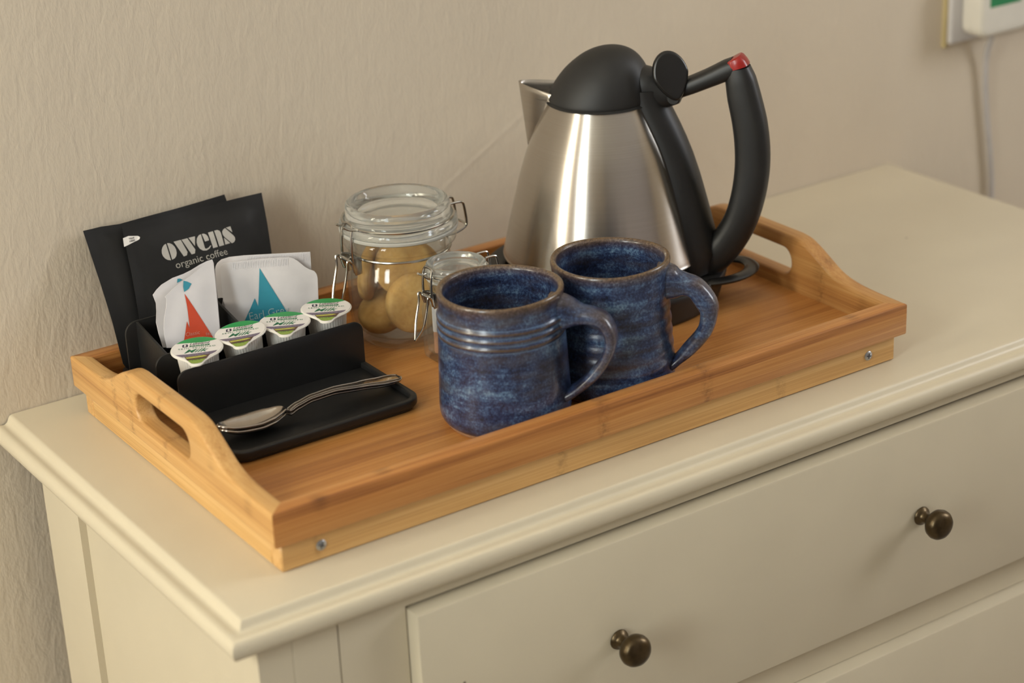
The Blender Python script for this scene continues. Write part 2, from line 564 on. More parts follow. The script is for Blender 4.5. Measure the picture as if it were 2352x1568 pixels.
def flat(loops, thick, bev=0.0, res=2):
    """2-D outline(s) (outer first, then holes) in x-y, extruded to +-thick/2 along z with rounded edges"""
    cu = bpy.data.curves.new('c', 'CURVE')
    cu.dimensions = '2D'
    cu.fill_mode = 'BOTH'
    cu.extrude = max(thick / 2 - bev, 0.00001)
    cu.bevel_depth = bev
    cu.bevel_resolution = res
    cu.offset = -bev
    for lp in loops:
        sp = cu.splines.new('POLY')
        sp.points.add(len(lp) - 1)
        for p, q in zip(sp.points, lp):
            p.co = (q[0], q[1], 0, 1)
        sp.use_cyclic_u = True
    ob = bpy.data.objects.new('c', cu)
    COL.objects.link(ob)
    dg = bpy.context.evaluated_depsgraph_get()
    me = bpy.data.meshes.new_from_object(ob.evaluated_get(dg))
    bpy.data.objects.remove(ob)
    bpy.data.curves.remove(cu)
    return fix(me)

def text2d(s, size=1.0, shear=0.0, space=1.0, offset=0.0):
    cu = bpy.data.curves.new('t', 'FONT')
    cu.body = s
    cu.size = size
    cu.shear = shear
    cu.space_character = space
    cu.offset = offset
    cu.resolution_u = 3
    ob = bpy.data.objects.new('t', cu)
    COL.objects.link(ob)
    dg = bpy.context.evaluated_depsgraph_get()
    me = bpy.data.meshes.new_from_object(ob.evaluated_get(dg))
    vs = [(v.co.x, v.co.y) for v in me.vertices]
    fs = [tuple(p.vertices) for p in me.polygons]
    bpy.data.objects.remove(ob)
    bpy.data.curves.remove(cu)
    bpy.data.meshes.remove(me)
    return vs, fs

def fit_text(s, p0, p1, hgt=None, shear=0.0, space=1.0, offset=0.0):
    """text as 2-D mesh whose baseline runs p0..p1; hgt sets the cap height apart from the width"""
    vs, fs = text2d(s, 1.0, shear, space, offset)
    x0, x1 = min(v[0] for v in vs), max(v[0] for v in vs)
    p0, p1 = Vector(p0), Vector(p1)
    d = p1 - p0
    sx = d.length / (x1 - x0)
    sy = sx if hgt is None else hgt / 0.69
    ex = d.normalized()
    ey = Vector((-ex.y, ex.x))
    return [p0 + ex * ((x - x0) * sx) + ey * (y * sy) for x, y in vs], fs

def cdt(outline, step):
    """triangulated outline with inner grid points: verts, faces"""
    o2 = [Vector((p[0], p[1])) for p in outline]
    dense = []
    for a, b in zip(o2, o2[1:] + o2[:1]):
        k = max(1, int((b - a).length / step))
        dense += [a + (b - a) * (i / k) for i in range(k)]
    xs, ys = [p.x for p in o2], [p.y for p in o2]
    pts = list(dense)
    gx = min(xs) + step * 0.5
    while gx < max(xs):
        gy = min(ys) + step * 0.5
        while gy < max(ys):
            q = Vector((gx, gy))
            if inside(q, o2) and edge_dist(q, o2) > step * 0.45:
                pts.append(q)
            gy += step
        gx += step
    n = len(dense)
    res = delaunay_2d_cdt(pts, [], [list(range(n))], 1, 1e-7)
    return res[0], [tuple(f) for f in res[2]], n

def inside(p, poly):
    c = False
    for a, b in zip(poly, poly[1:] + poly[:1]):
        if (a.y > p.y) != (b.y > p.y) and p.x < (b.x - a.x) * (p.y - a.y) / (b.y - a.y) + a.x:
            c = not c
    return c

def edge_dist(p, poly):
    best = 9
    for a, b in zip(poly, poly[1:] + poly[:1]):
        d = b - a
        t = max(0, min(1, (p - a).dot(d) / max(d.length_squared, 1e-12)))
        best = min(best, (a + d * t - p).length)
    return best

# ------------------------------------------------------------------ the room
def quad_wall(name, pts, mat, nrm):
    me = raw(pts, [(0, 1, 2, 3)])
    o = struct(link(name, me, mat, smooth=0))
    return o

def slab(name, x0, x1, y0, y1, z0, z1, mat):
    return struct(link(name, box(x0, x1, y0, y1, z0, z1), mat, smooth=0))

slab('floor', RX0 - 0.1, RX1 + 0.1, RY0 - 0.1, 0.1, -0.1, 0.0, 'carpet')
slab('ceiling', RX0 - 0.1, RX1 + 0.1, RY0 - 0.1, 0.1, RZ1, RZ1 + 0.1, 'ceiling')
slab('wall_back', RX0 - 0.1, RX1 + 0.1, 0.0, 0.1, 0.0, RZ1, 'plaster')
slab('wall_front', RX0 - 0.1, RX1 + 0.1, RY0 - 0.1, RY0, 0.0, RZ1, 'pale_wall')
def wall_with_windows(name, x0, x1, side):
    """wall slab at x0..x1 with the window openings of that side cut out"""
    ops = sorted((cy - w / 2, cy + w / 2, z0, z1) for (s, cy, w, z0, z1, _, _) in WIN.values() if s == side)
    bm = bmesh.new()
    y = RY0
    parts = []
    for (a, b, z0, z1) in ops:
        parts.append(box(x0, x1, y, a, 0, RZ1))
        parts.append(box(x0, x1, a, b, 0, z0))
        parts.append(box(x0, x1, a, b, z1, RZ1))
        y = b
    parts.append(box(x0, x1, y, 0, 0, RZ1))
    return struct(link(name, join(*parts), 'plaster', smooth=0))
wall_with_windows('wall_left', RX0 - 0.1, RX0, 'left')
wall_with_windows('wall_right', RX1, RX1 + 0.1, 'right')
for wn, (side, cy, wdt, z0, z1, pw, colr) in WIN.items():
    xa, xb = (RX0 - 0.035, RX0 - 0.005) if side == 'left' else (RX1 + 0.005, RX1 + 0.035)
    a, b = cy - wdt / 2, cy + wdt / 2
    f = 0.035
    fr = join(box(xa, xb, a, b, z0, z0 + f), box(xa, xb, a, b, z1 - f, z1), box(xa, xb, a, a + f, z0 + f, z1 - f), box(xa, xb, b - f, b, z0 + f, z1 - f),
              box(xa, xb, a + f, b - f, (z0 + z1) / 2 - 0.012, (z0 + z1) / 2 + 0.012))
    o = struct(link(wn, fr, 'white_gloss', smooth=0))
    xs = RX0 if side == 'left' else RX1
    sg = 1 if side == 'left' else -1
    link('window_sill', box(min(xs, xs + sg * 0.07), max(xs, xs + sg * 0.07), a - 0.03, b + 0.03, z0 - 0.03, z0), 'white_gloss', o, smooth=0)
slab('baseboard_back', RX0, RX1, -0.018, 0.0, 0.0, 0.10, 'white_gloss')

# ------------------------------------------------------------------ chest of drawers
CX1, CYF = 0.829, -0.349                            # right and front lines of the flat top; left line x = 0, back at the wall
def chest():
    c = thing('chest_of_drawers', 'cream painted chest of drawers with moulded top, against the wall', 'chest', (0, 0, 0))
    prof = [(0.0, 0.0), (0.0012, -0.0002), (0.0024, -0.0009), (0.0033, -0.0022), (0.0040, -0.0038), (0.0048, -0.0051), (0.0060, -0.0059), (0.0074, -0.0062),
            (0.0088, -0.0060), (0.0102, -0.0059), (0.0118, -0.0062), (0.0138, -0.0076), (0.0150, -0.0098), (0.0154, -0.0124), (0.0150, -0.0150), (0.0138, -0.0172),
            (0.0118, -0.0190), (0.0095, -0.0200), (0.0070, -0.0210), (0.0060, -0.0225)]
    vs, fs = [], []
    for (d, z) in prof:                             # back left, front left, front right, back right
        vs += [(-d, -0.001, H + z), (-d, CYF - d, H + z), (CX1 + d, CYF - d, H + z), (CX1 + d, -0.001, H + z)]
    for i in range(len(prof) - 1):
        for k in range(3):
            a = i * 4 + k
            fs.append((a, a + 1, a + 5, a + 4))
        fs.append((i * 4 + 3, i * 4, i * 4 + 4, i * 4 + 7))
    fs.append((0, 1, 2, 3))
    L = (len(prof) - 1) * 4
    fs.append((L + 3, L + 2, L + 1, L))
    top = link('top', fix(raw(vs, fs)), 'cream', c, smooth=35)
    zt = H - 0.0225
    x0, x1, yf, yb = 0.004, CX1 - 0.004, -0.354, -0.030
    zl = 0.06
    # left side: two stiles, rails and a sunk panel
    for nm, xx, sg in (('left', x0, 1), ('right', x1, -1)):
        xs = sorted((xx, xx + sg * 0.022))
        link('side_stile', box(xs[0], xs[1], yb - 0.062, yb, 0.0, zt), 'cream', c)
        link('side_stile', box(xs[0], xs[1], yf, yf + 0.054, 0.0, zt), 'cream', c)
        xs2 = sorted((xx + sg * 0.005, xx + sg * 0.016))
        link('side_panel', box(xs2[0], xs2[1], yf + 0.050, yb - 0.058, 0.09, zt - 0.001), 'cream', c)
        xs3 = sorted((xx, xx + sg * 0.022))
        link('side_rail', box(xs3[0], xs3[1], yf + 0.054, yb - 0.062, 0.06, 0.12, 0.0008, 1), 'cream', c)
    link('back_board', box(x0 + 0.02, x1 - 0.02, yb - 0.012, yb - 0.004, 0.07, zt - 0.001), 'cream', c)
    # front frame: outer posts, inner stiles, frieze, rails between drawers
    dx0, dx1 = 0.1036, CX1 - 0.1036
    for a, b in ((x0 + 0.022, 0.0566), (CX1 - 0.0566, x1 - 0.022)):
        link('front_post', box(a, b, yf, yf + 0.03, 0.0, zt, 0.0008, 1), 'cream', c)
    for a, b in ((0.0571, dx0 - 0.0008), (dx1 + 0.0008, CX1 - 0.0571)):
        link('front_stile', box(a, b, yf + 0.0002, yf + 0.022, zl, zt), 'cream', c)
    link('frieze', box(dx0 - 0.0008, dx1 + 0.0008, yf + 0.0002, yf + 0.022, H - 0.0285, zt), 'cream', c)
    z = H - 0.0302
    rows = [0.1735 - 0.0302, 0.165, 0.185, 0.185]
    kn = None
    for i, hh in enumerate(rows):
        za, zb = z - hh, z
        d = link('drawer', box(dx0, dx1, yf - 0.012, yf + 0.006, za, zb, 0.0016, 2), 'cream', c)
        for kx in (0.2500, 0.5165):
            pf = [(0.0, 0.0), (0.0062, 0.0), (0.0070, 0.0008), (0.0066, 0.0022), (0.0050, 0.0032), (0.0040, 0.0050), (0.0038, 0.0085), (0.0048, 0.0104),
                  (0.0078, 0.0118), (0.0101, 0.0142), (0.0110, 0.0172), (0.0106, 0.0202), (0.0090, 0.0226), (0.0062, 0.0240), (0.0030, 0.0246), (0.0, 0.0248)]
            if kn is None:
                kn = xform(lathe(pf, 40), Matrix.Rotation(PI / 2, 4, 'X'))
            link('knob', kn, 'bronze', d, (kx, yf - 0.012, za + (zb - za) * 0.507), smooth=60)
        z = za
        if i < 3:
            link('drawer_rail', box(dx0 - 0.0008, dx1 + 0.0008, yf + 0.0002, yf + 0.022, z - 0.0300, z - 0.0006), 'cream', c)
            z -= 0.0304
    link('plinth_rail', box(0.0571, CX1 - 0.0571, yf + 0.004, yf + 0.02, 0.05, z - 0.001), 'cream', c)
    return c
chest()

# ------------------------------------------------------------------ bamboo tray
def arc(cx, cy, r, a0, a1, n):
    return [(cx + r * math.cos(a0 + (a1 - a0) * i / n), cy + r * math.sin(a0 + (a1 - a0) * i / n)) for i in range(n + 1)]

def rrect(x0, x1, y0, y1, r, n=6):
    return (arc(x1 - r, y0 + r, r, -PI / 2, 0, n) + arc(x1 - r, y1 - r, r, 0, PI / 2, n) + arc(x0 + r, y1 - r, r, PI / 2, PI, n) + arc(x0 + r, y0 + r, r, PI, 1.5 * PI, n))

def tray():
    t = thing('serving_tray', 'bamboo breakfast tray with two handle cut-outs standing on the chest', 'tray', tw(0, 0, 0), TH)
    # sides: profile in (v, z)
    up = [(0.0, 0.0430), (0.030, 0.0432), (0.050, 0.0446), (0.064, 0.0480), (0.076, 0.0540), (0.088, 0.0604), (0.098, 0.0645), (0.108, 0.0660)]
    sm = [(p.x, p.y) for p in smooth_path([(a, b, 0) for a, b in up], 4)]
    prof = sm + [(TW - a, b) for a, b in reversed(sm)] + [(TW, ZB), (0, ZB)]
    hole = rrect(0.1085, TW - 0.1085, 0.0345, 0.0548, 0.0095, 6)
    side = flat([prof, hole], TT, 0.0022, 2)
    mtx = Matrix(((0, 0, 1, TT / 2), (1, 0, 0, 0), (0, 1, 0, 0), (0, 0, 0, 1)))
    xform(side, mtx)
    sideR = side.copy()
    for me_, inv in ((side, False), (sideR, True)):
        for v in me_.vertices:
            d = max(0.0, (TT - v.co.x) if inv else v.co.x)
            v.co.y = min(max(v.co.y, d), TW - d)
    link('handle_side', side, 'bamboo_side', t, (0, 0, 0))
    link('handle_side', sideR, 'bamboo_side_shaded', t, (TL - TT, 0, 0))
    for nm, flip in (('front_rail', False), ('back_rail', True)):
        me_ = box(0.0, TL, 0.0, TT, ZB, ZT, 0.0014, 2)
        for v in me_.vertices:
            if flip:
                v.co.y = TT - v.co.y
            d = max(0.0, v.co.y)
            v.co.x = min(max(v.co.x, d), TL - d)
            if flip:
                v.co.y = TW - v.co.y
        link(nm, fix(me_), 'bamboo_front', t)
    link('tray_floor', box(TT - 0.003, TL - TT + 0.003, TT - 0.003, TW - TT + 0.003, ZF - 0.003, ZF), 'bamboo_floor', t)
    i = 0.0056
    link('leg_rail', box(i, TL - i, i, i + 0.012, 0.0003, ZB, 0.0012, 1), 'bamboo_pale_x', t)
    link('leg_rail', box(i, TL - i, TW - i - 0.012, TW - i, 0.0003, ZB, 0.0012, 1), 'bamboo_pale_x', t)
    for a, b in ((i, i + 0.012), (TL - i - 0.012, TL - i)):
        link('leg_crossbar', box(a, b, i + 0.012, TW - i - 0.012, 0.0003, ZB, 0.0012, 1), 'bamboo_pale_y', t)
    head = xform(lathe([(0, -0.001), (0.0034, -0.001), (0.0034, 0.0004), (0.0028, 0.0009), (0.0, 0.0011)], 24), Matrix.Rotation(PI / 2, 4, 'X'))
    cross = join(box(-0.0019, 0.0019, -0.00125, -0.0009, -0.0004, 0.0004), box(-0.0004, 0.0004, -0.00125, -0.0009, -0.0019, 0.0019))
    for u, a in ((0.0324, 0.4), (0.4689, 0.15)):
        s = link('screw', head, 'screw', t, (u, i, 0.0102), (0, a, 0))
        link('screw_cross', cross, 'screw_dark', s, smooth=0)
    return t
tray()

# ------------------------------------------------------------------ kettle and its base
KU, KV = 0.3791, 0.1916
KE = RH * math.cos(math.radians(18)) - FH * math.sin(math.radians(18))
KROT = math.atan2(KE.y, KE.x)
def kettle_base():
    b = thing('kettle_base', 'black plastic power base with a loop lug under the kettle', 'kettle base', tw(KU, KV, ZF), KROT)
    prof = [(0.0, 0.0), (0.0820, 0.0), (0.0840, 0.0012), (0.0850, 0.004), (0.0876, 0.0120), (0.0896, 0.0190), (0.0898, 0.0212), (0.0890, 0.0232), (0.0865, 0.0242), (0.0770, 0.0246), (0.0745, 0.0230), (0.0735, 0.0165), (0.0, 0.0165)]
    link('base_plate', lathe(prof, 96), 'black', b)
    pts = smooth_path([(0.076, -0.0240, 0.0222), (0.087, -0.0200, 0.0226), (0.0985, -0.0120, 0.0230), (0.1062, 0.0, 0.0232), (0.1075, 0.0130, 0.0232), (0.1020, 0.0235, 0.0230), (0.0925, 0.0280, 0.0226), (0.076, 0.0262, 0.0222)], 5)
    link('loop_lug', sweep(pts, 0.0054, 0.0024, side=(0, 0, 1), n=14), 'black_gloss', b)
    return b
kettle_base()

def kettle():
    z0 = 0.0168
    k = thing('electric_kettle', 'brushed steel cone-shaped kettle with black lid and handle', 'kettle', tw(KU, KV, ZF + z0), KROT)
    S = lambda z: z - z0
    # black foot
    link('foot', lathe([(0, S(0.0168)), (0.066, S(0.0168)), (0.0695, S(0.020)), (0.0712, S(0.028)), (0.0715, S(0.0345)), (0, S(0.0345))], 96), 'black', k)
    pr = [(0.0722, 0.0345), (0.0740, 0.0349), (0.0745, 0.0358), (0.0740, 0.0372), (0.0735, 0.0400), (0.0716, 0.0480), (0.0684, 0.0620), (0.0638, 0.0800), (0.0588, 0.0985), (0.0530, 0.1160), (0.0460, 0.1320), (0.0382, 0.1480), (0.0364, 0.1520)]
    pts = smooth_path([(a, b, 0) for a, b in pr], 3)
    prof = [(p.x, S(p.y)) for p in pts]
    body = link('body', lathe([(0.0, S(0.0350))] + prof + [(0.034, S(0.1522)), (0.0, S(0.1500))], 128), 'steel', k, smooth=50)
    # spout: an open trough folded out of the upper body, pointing away from the handle
    vs, fs = [], []
    rows, nn = 12, 17
    for i in range(rows + 1):
        f = i / rows
        z = 0.112 + (0.1600 - 0.112) * f
        out = 0.0004 + 0.0272 * f         # reach beyond the body line
        rb = 0.0530 + (0.0364 - 0.0530) * ((z - 0.1160) / (0.1520 - 0.1160))
        hw = 0.003 + 0.0160 * f ** 0.75
        for j in range(nn):
            g = -1 + 2 * j / (nn - 1)
            prof_ = 1 - abs(g) ** 1.7
            x = -(rb - 0.006 + (out + 0.006) * prof_)
            vs.append((x, hw * g, S(z - 0.0045 * (1 - prof_) * f)))
    for i in range(rows):
        for j in range(nn - 1):
            a = i * nn + j
            fs.append((a, a + 1, a + nn + 1, a + nn))
    sp = link('spout', raw(vs, fs), 'steel', k)
    md = sp.modifiers.new('thickness', 'SOLIDIFY')
    md.thickness = 0.0009
    md.offset = 0.0
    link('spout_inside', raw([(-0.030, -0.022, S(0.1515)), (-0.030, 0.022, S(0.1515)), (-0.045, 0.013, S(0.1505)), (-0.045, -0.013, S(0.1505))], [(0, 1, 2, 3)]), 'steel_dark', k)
    # lid: a dome leaning a little towards the handle
    zl = 0.1510
    dp = [(0.0, -0.002), (0.0362, -0.002), (0.0373, -0.0005), (0.0374, 0.002), (0.0360, 0.0075), (0.0336, 0.0135), (0.0300, 0.0200), (0.0250, 0.0262), (0.0195, 0.0312), (0.0130, 0.0348), (0.0065, 0.0367), (0.0, 0.0372)]
    sm = [(max(0, p.x), p.y) for p in smooth_path([(a, b, 0) for a, b in dp], 3)]
    sm[0] = (0.0, -0.002)
    sm[-1] = (0.0, 0.0372)
    lid = lathe([(r, S(zl + z)) for r, z in sm], 96)
    for v in lid.vertices:
        v.co.x += 0.0090 * max(0, (v.co.z - S(zl)) / 0.0372) ** 1.2
    link('lid', lid, 'black_soft', k, smooth=60)
    # black strip down the back of the body
    vs, fs = [], []
    zs = [0.026, 0.032, 0.040, 0.052, 0.066, 0.080, 0.095, 0.110, 0.122, 0.133, 0.143, 0.150, 0.156, 0.160]
    def rad(z):
        for (r1, za), (r2, zb) in zip(pr[3:], pr[4:]):
            if za <= z <= zb:
                return r1 + (r2 - r1) * (z - za) / (zb - za)
        return 0.0735 if z < 0.05 else 0.0355
    sec = [(-1.0, -0.30), (-1.0, 0.25), (-0.86, 0.62), (-0.55, 0.88), (-0.2, 0.98), (0.2, 0.98), (0.55, 0.88), (0.86, 0.62), (1.0, 0.25), (1.0, -0.30)]
    for z in zs:
        f = (z - zs[0]) / (zs[-1] - zs[0])
        hw = 0.0240 * (1 - f) + 0.0165 * f
        R = rad(z)
        th = 0.0125 if z > 0.04 else 0.0125 - (0.04 - z) * 0.25
        for a, b in sec:
            y = a * hw
            x = math.sqrt(max(R * R - y * y, 0)) + b * th
            vs.append((x, y, S(z)))
    ns = len(sec)
    for i in range(len(zs) - 1):
        for j in range(ns - 1):
            a = i * ns + j
            fs.append((a, a + 1, a + ns + 1, a + ns))
        fs.append((i * ns + ns - 1, i * ns, i * ns + ns, i * ns + 2 * ns - 1))
    fs.append(tuple(range(ns)))
    fs.append(tuple(range((len(zs) - 1) * ns, len(zs) * ns)))
    link('handle_strip', fix(raw(vs, fs)), 'black', k, smooth=50)
    # cuff behind the lid
    cu = smooth_path([(0.022, 0, S(0.1610)), (0.034, 0, S(0.1590)), (0.046, 0, S(0.1570)), (0.058, 0, S(0.1570))], 4)
    link('hinge_cuff', sweep(cu, [0.0155, 0.0150, 0.0125, 0.0080], [0.0145, 0.0145, 0.0115, 0.0090], side=(0, 1, 0), n=24, power=0.8), 'black', k, smooth=60)
    # loop handle: top bar and the bow, one grip
    bow = [(0.1000, 0.1765), (0.1015, 0.1680), (0.1040, 0.1555), (0.1080, 0.1370), (0.1100, 0.1185), (0.1097, 0.1000), (0.1065, 0.0800), (0.1010, 0.0625), (0.0930, 0.0480), (0.0840, 0.0370), (0.0760, 0.0295)]
    pb = smooth_path([(a, 0, S(b)) for a, b in bow], 4)
    link('handle', sweep(pb, [0.0082, 0.0106, 0.0117, 0.0122, 0.0124, 0.0124, 0.0122, 0.0120, 0.0122, 0.0126, 0.0120], [0.0085, 0.0095, 0.0100, 0.0102, 0.0102, 0.0102, 0.0102, 0.0104, 0.0110, 0.0122, 0.0130], side=(0, 1, 0), n=24, power=0.75), 'black', k, smooth=60)
    bar = smooth_path([(0.050, 0, S(0.1570)), (0.062, 0, S(0.1606)), (0.078, 0, S(0.1675)), (0.092, 0, S(0.1742)), (0.0980, 0, S(0.1770))], 4)
    link('handle_bar', sweep(bar, [0.0064, 0.0060, 0.0064, 0.0072, 0.0068], [0.0095, 0.0090, 0.0088, 0.0086, 0.0084], side=(0, 1, 0), n=20, power=0.7), 'black', k, smooth=60)
    cap = [(0.0972, 0, S(0.1836)), (0.0976, 0, S(0.1829)), (0.0988, 0, S(0.1800)), (0.0998, 0, S(0.1768))]
    link('indicator_light', sweep(cap, [0.0052, 0.0062, 0.0075, 0.0083], [0.0068, 0.0080, 0.0085, 0.0086], side=(0, 1, 0), n=20, power=0.7), 'red', k)
    # thumb paddle that opens the lid
    ov = [(0.0128 * math.cos(a) * (1.0 if math.sin(a) > 0 else 1.0 + 0.36 * math.sin(a)), 0.0178 * math.sin(a)) for a in [2 * PI * i / 40 for i in range(40)]]
    pad = flat([ov], 0.0062, 0.0024, 3)
    ax = Vector((0.38, -0.88, 0.26)).normalized()
    upv = (Vector((-0.22, 0, 1)) - ax * Vector((-0.22, 0, 1)).dot(ax)).normalized()
    rt = upv.cross(ax)
    mt = Matrix(((rt.x, upv.x, ax.x, 0.0540), (rt.y, upv.y, ax.y, -0.0100), (rt.z, upv.z, ax.z, S(0.1712)), (0, 0, 0, 1)))
    link('lid_lever', xform(pad, mt), 'black_gloss', k, smooth=50)
    piv = xform(lathe([(0, -0.0125), (0.0042, -0.0125), (0.0050, -0.0117), (0.0050, 0.0117), (0.0042, 0.0125), (0, 0.0125)], 24), Matrix.Translation((0.0560, 0, S(0.1555))) @ Matrix.Rotation(PI / 2, 4, 'X'))
    link('hinge_pin', piv, 'black', k)
    return k
kettle()

# ------------------------------------------------------------------ mugs
def mug(name, label, u, v, rot, scale_r, ridges, glz, outer, inner, hscale=1.0):
    m = thing(name, label, 'mug', tw(u, v, ZF), rot, None)
    R = scale_r
    base = [(0.0, 0.0012), (0.030, 0.0012), (0.0325, 0.0), (0.0375, 0.0), (0.0388, 0.0012), (0.0396, 0.0030)]
    link('bare_foot', lathe([(r * R, z) for r, z in base] + [(0.0385 * R, 0.0032), (0.0, 0.0032)], 72), 'clay', m)
    out = [(0.0394, 0.0030), (0.0412, 0.0052), (0.0424, 0.0090), (0.0426, 0.0150), (0.0422, 0.0250), (0.0416, 0.0400), (0.0411, 0.0520), (0.0407, 0.0600)]
    if ridges == 0:
        out = out[:4] + [(0.0424 - 0.0030 * k / 11 + (0.00035 if k % 2 else -0.00035), 0.0180 + 0.0044 * k) for k in range(12)]
    zz = 0.0690 if ridges == 0 else 0.0615
    for i in range(ridges):
        out += [(0.0405, zz), (0.0411, zz + 0.0016), (0.0411, zz + 0.0030), (0.0404, zz + 0.0044)]
        zz += 0.0052
    out += [(0.0399, zz + 0.001), (0.0396, 0.0815), (0.0399, 0.0855), (0.0404, 0.0885), (0.0402, 0.0905), (0.0394, 0.0914), (0.0380, 0.0912), (0.0370, 0.0902), (0.0365, 0.0885)]
    wav = [(0.0368, 0.078), (0.0372, 0.070), (0.0371, 0.064), (0.0376, 0.056), (0.0376, 0.048), (0.0381, 0.040), (0.0381, 0.030), (0.0384, 0.020), (0.0376, 0.012), (0.0340, 0.0075), (0.0250, 0.0062), (0.0, 0.0060)]
    pts = smooth_path([(a * R, b, 0) for a, b in out + wav], 3)
    prof = [(max(p.x, 0.0), p.y) for p in pts]
    prof[-1] = (0.0, 0.0060)
    def wob(p, a):
        f = 1 + 0.006 * math.sin(2 * a + 0.7) + 0.003 * math.sin(3 * a + p.z * 60)
        return Vector((p.x * f, p.y * f, p.z + 0.0006 * math.sin(2 * a + 1.9) * (p.z / 0.09)))
    link('body', lathe([(0.0, 0.0031)] + prof, 96, fn=wob), glz, m, smooth=70)
    # pulled strap handle between its outer and inner outlines
    n = 36
    so = smooth_path([(a, b, 0) for a, b in outer], 8)
    si = smooth_path([(a, b, 0) for a, b in inner], 8)
    def at(l, t):
        x = t * (len(l) - 1)
        i = min(int(x), len(l) - 2)
        return l[i] + (l[i + 1] - l[i]) * (x - i)
    path, ra, rb = [], [], []
    for i in range(n + 1):
        t = i / n
        a, b = at(so, t), at(si, t)
        c = (a + b) / 2
        path.append((c.x, 0, c.y))
        ra.append((a - b).length / 2)
        w = 0.0080 + 0.0030 * max(0, 1 - t / 0.25) ** 1.4 + 0.0012 * max(0, (t - 0.85) / 0.15)
        rb.append(w)
    link('handle', sweep(path, ra, rb, side=(0, 1, 0), n=28, power=0.72), glz, m, smooth=70)
    return m
E15 = RH * math.cos(math.radians(15)) - FH * math.sin(math.radians(15))
MROT = math.atan2(E15.y, E15.x)
mug('pottery_mug', 'blue glazed pottery mug with grooved rings below its rim, beside the clip-top jars', 0.2012, 0.0593, MROT, 1.0, 3, 'glaze',
    [(0.0340, 0.0880), (0.0402, 0.0880), (0.0455, 0.0858), (0.0537, 0.0811), (0.0630, 0.0782), (0.0703, 0.0738), (0.0750, 0.0615), (0.0710, 0.0463), (0.0607, 0.0320), (0.0480, 0.0195), (0.0390, 0.0140)],
    [(0.0320, 0.0630), (0.0390, 0.0640), (0.0440, 0.0658), (0.0500, 0.0690), (0.0555, 0.0707), (0.0630, 0.0683), (0.0675, 0.0590), (0.0640, 0.0455), (0.0535, 0.0315), (0.0430, 0.0240), (0.0380, 0.0215)])
mug('pottery_mug', 'blue glazed pottery mug with pale vertical streaks, in front of the kettle', 0.2854, 0.0558, MROT + 0.05, 0.965, 0, 'glaze_b',
    [(0.0330, 0.0875), (0.0390, 0.0872), (0.0440, 0.0840), (0.0500, 0.0808), (0.0590, 0.0770), (0.0675, 0.0660), (0.0692, 0.0560), (0.0654, 0.0425), (0.0540, 0.0263), (0.0420, 0.0150), (0.0370, 0.0120)],
    [(0.0310, 0.0620), (0.0370, 0.0630), (0.0420, 0.0645), (0.0470, 0.0668), (0.0530, 0.0650), (0.0592, 0.0550), (0.0595, 0.0500), (0.0565, 0.0389), (0.0455, 0.0275), (0.0400, 0.0215), (0.0360, 0.0190)])

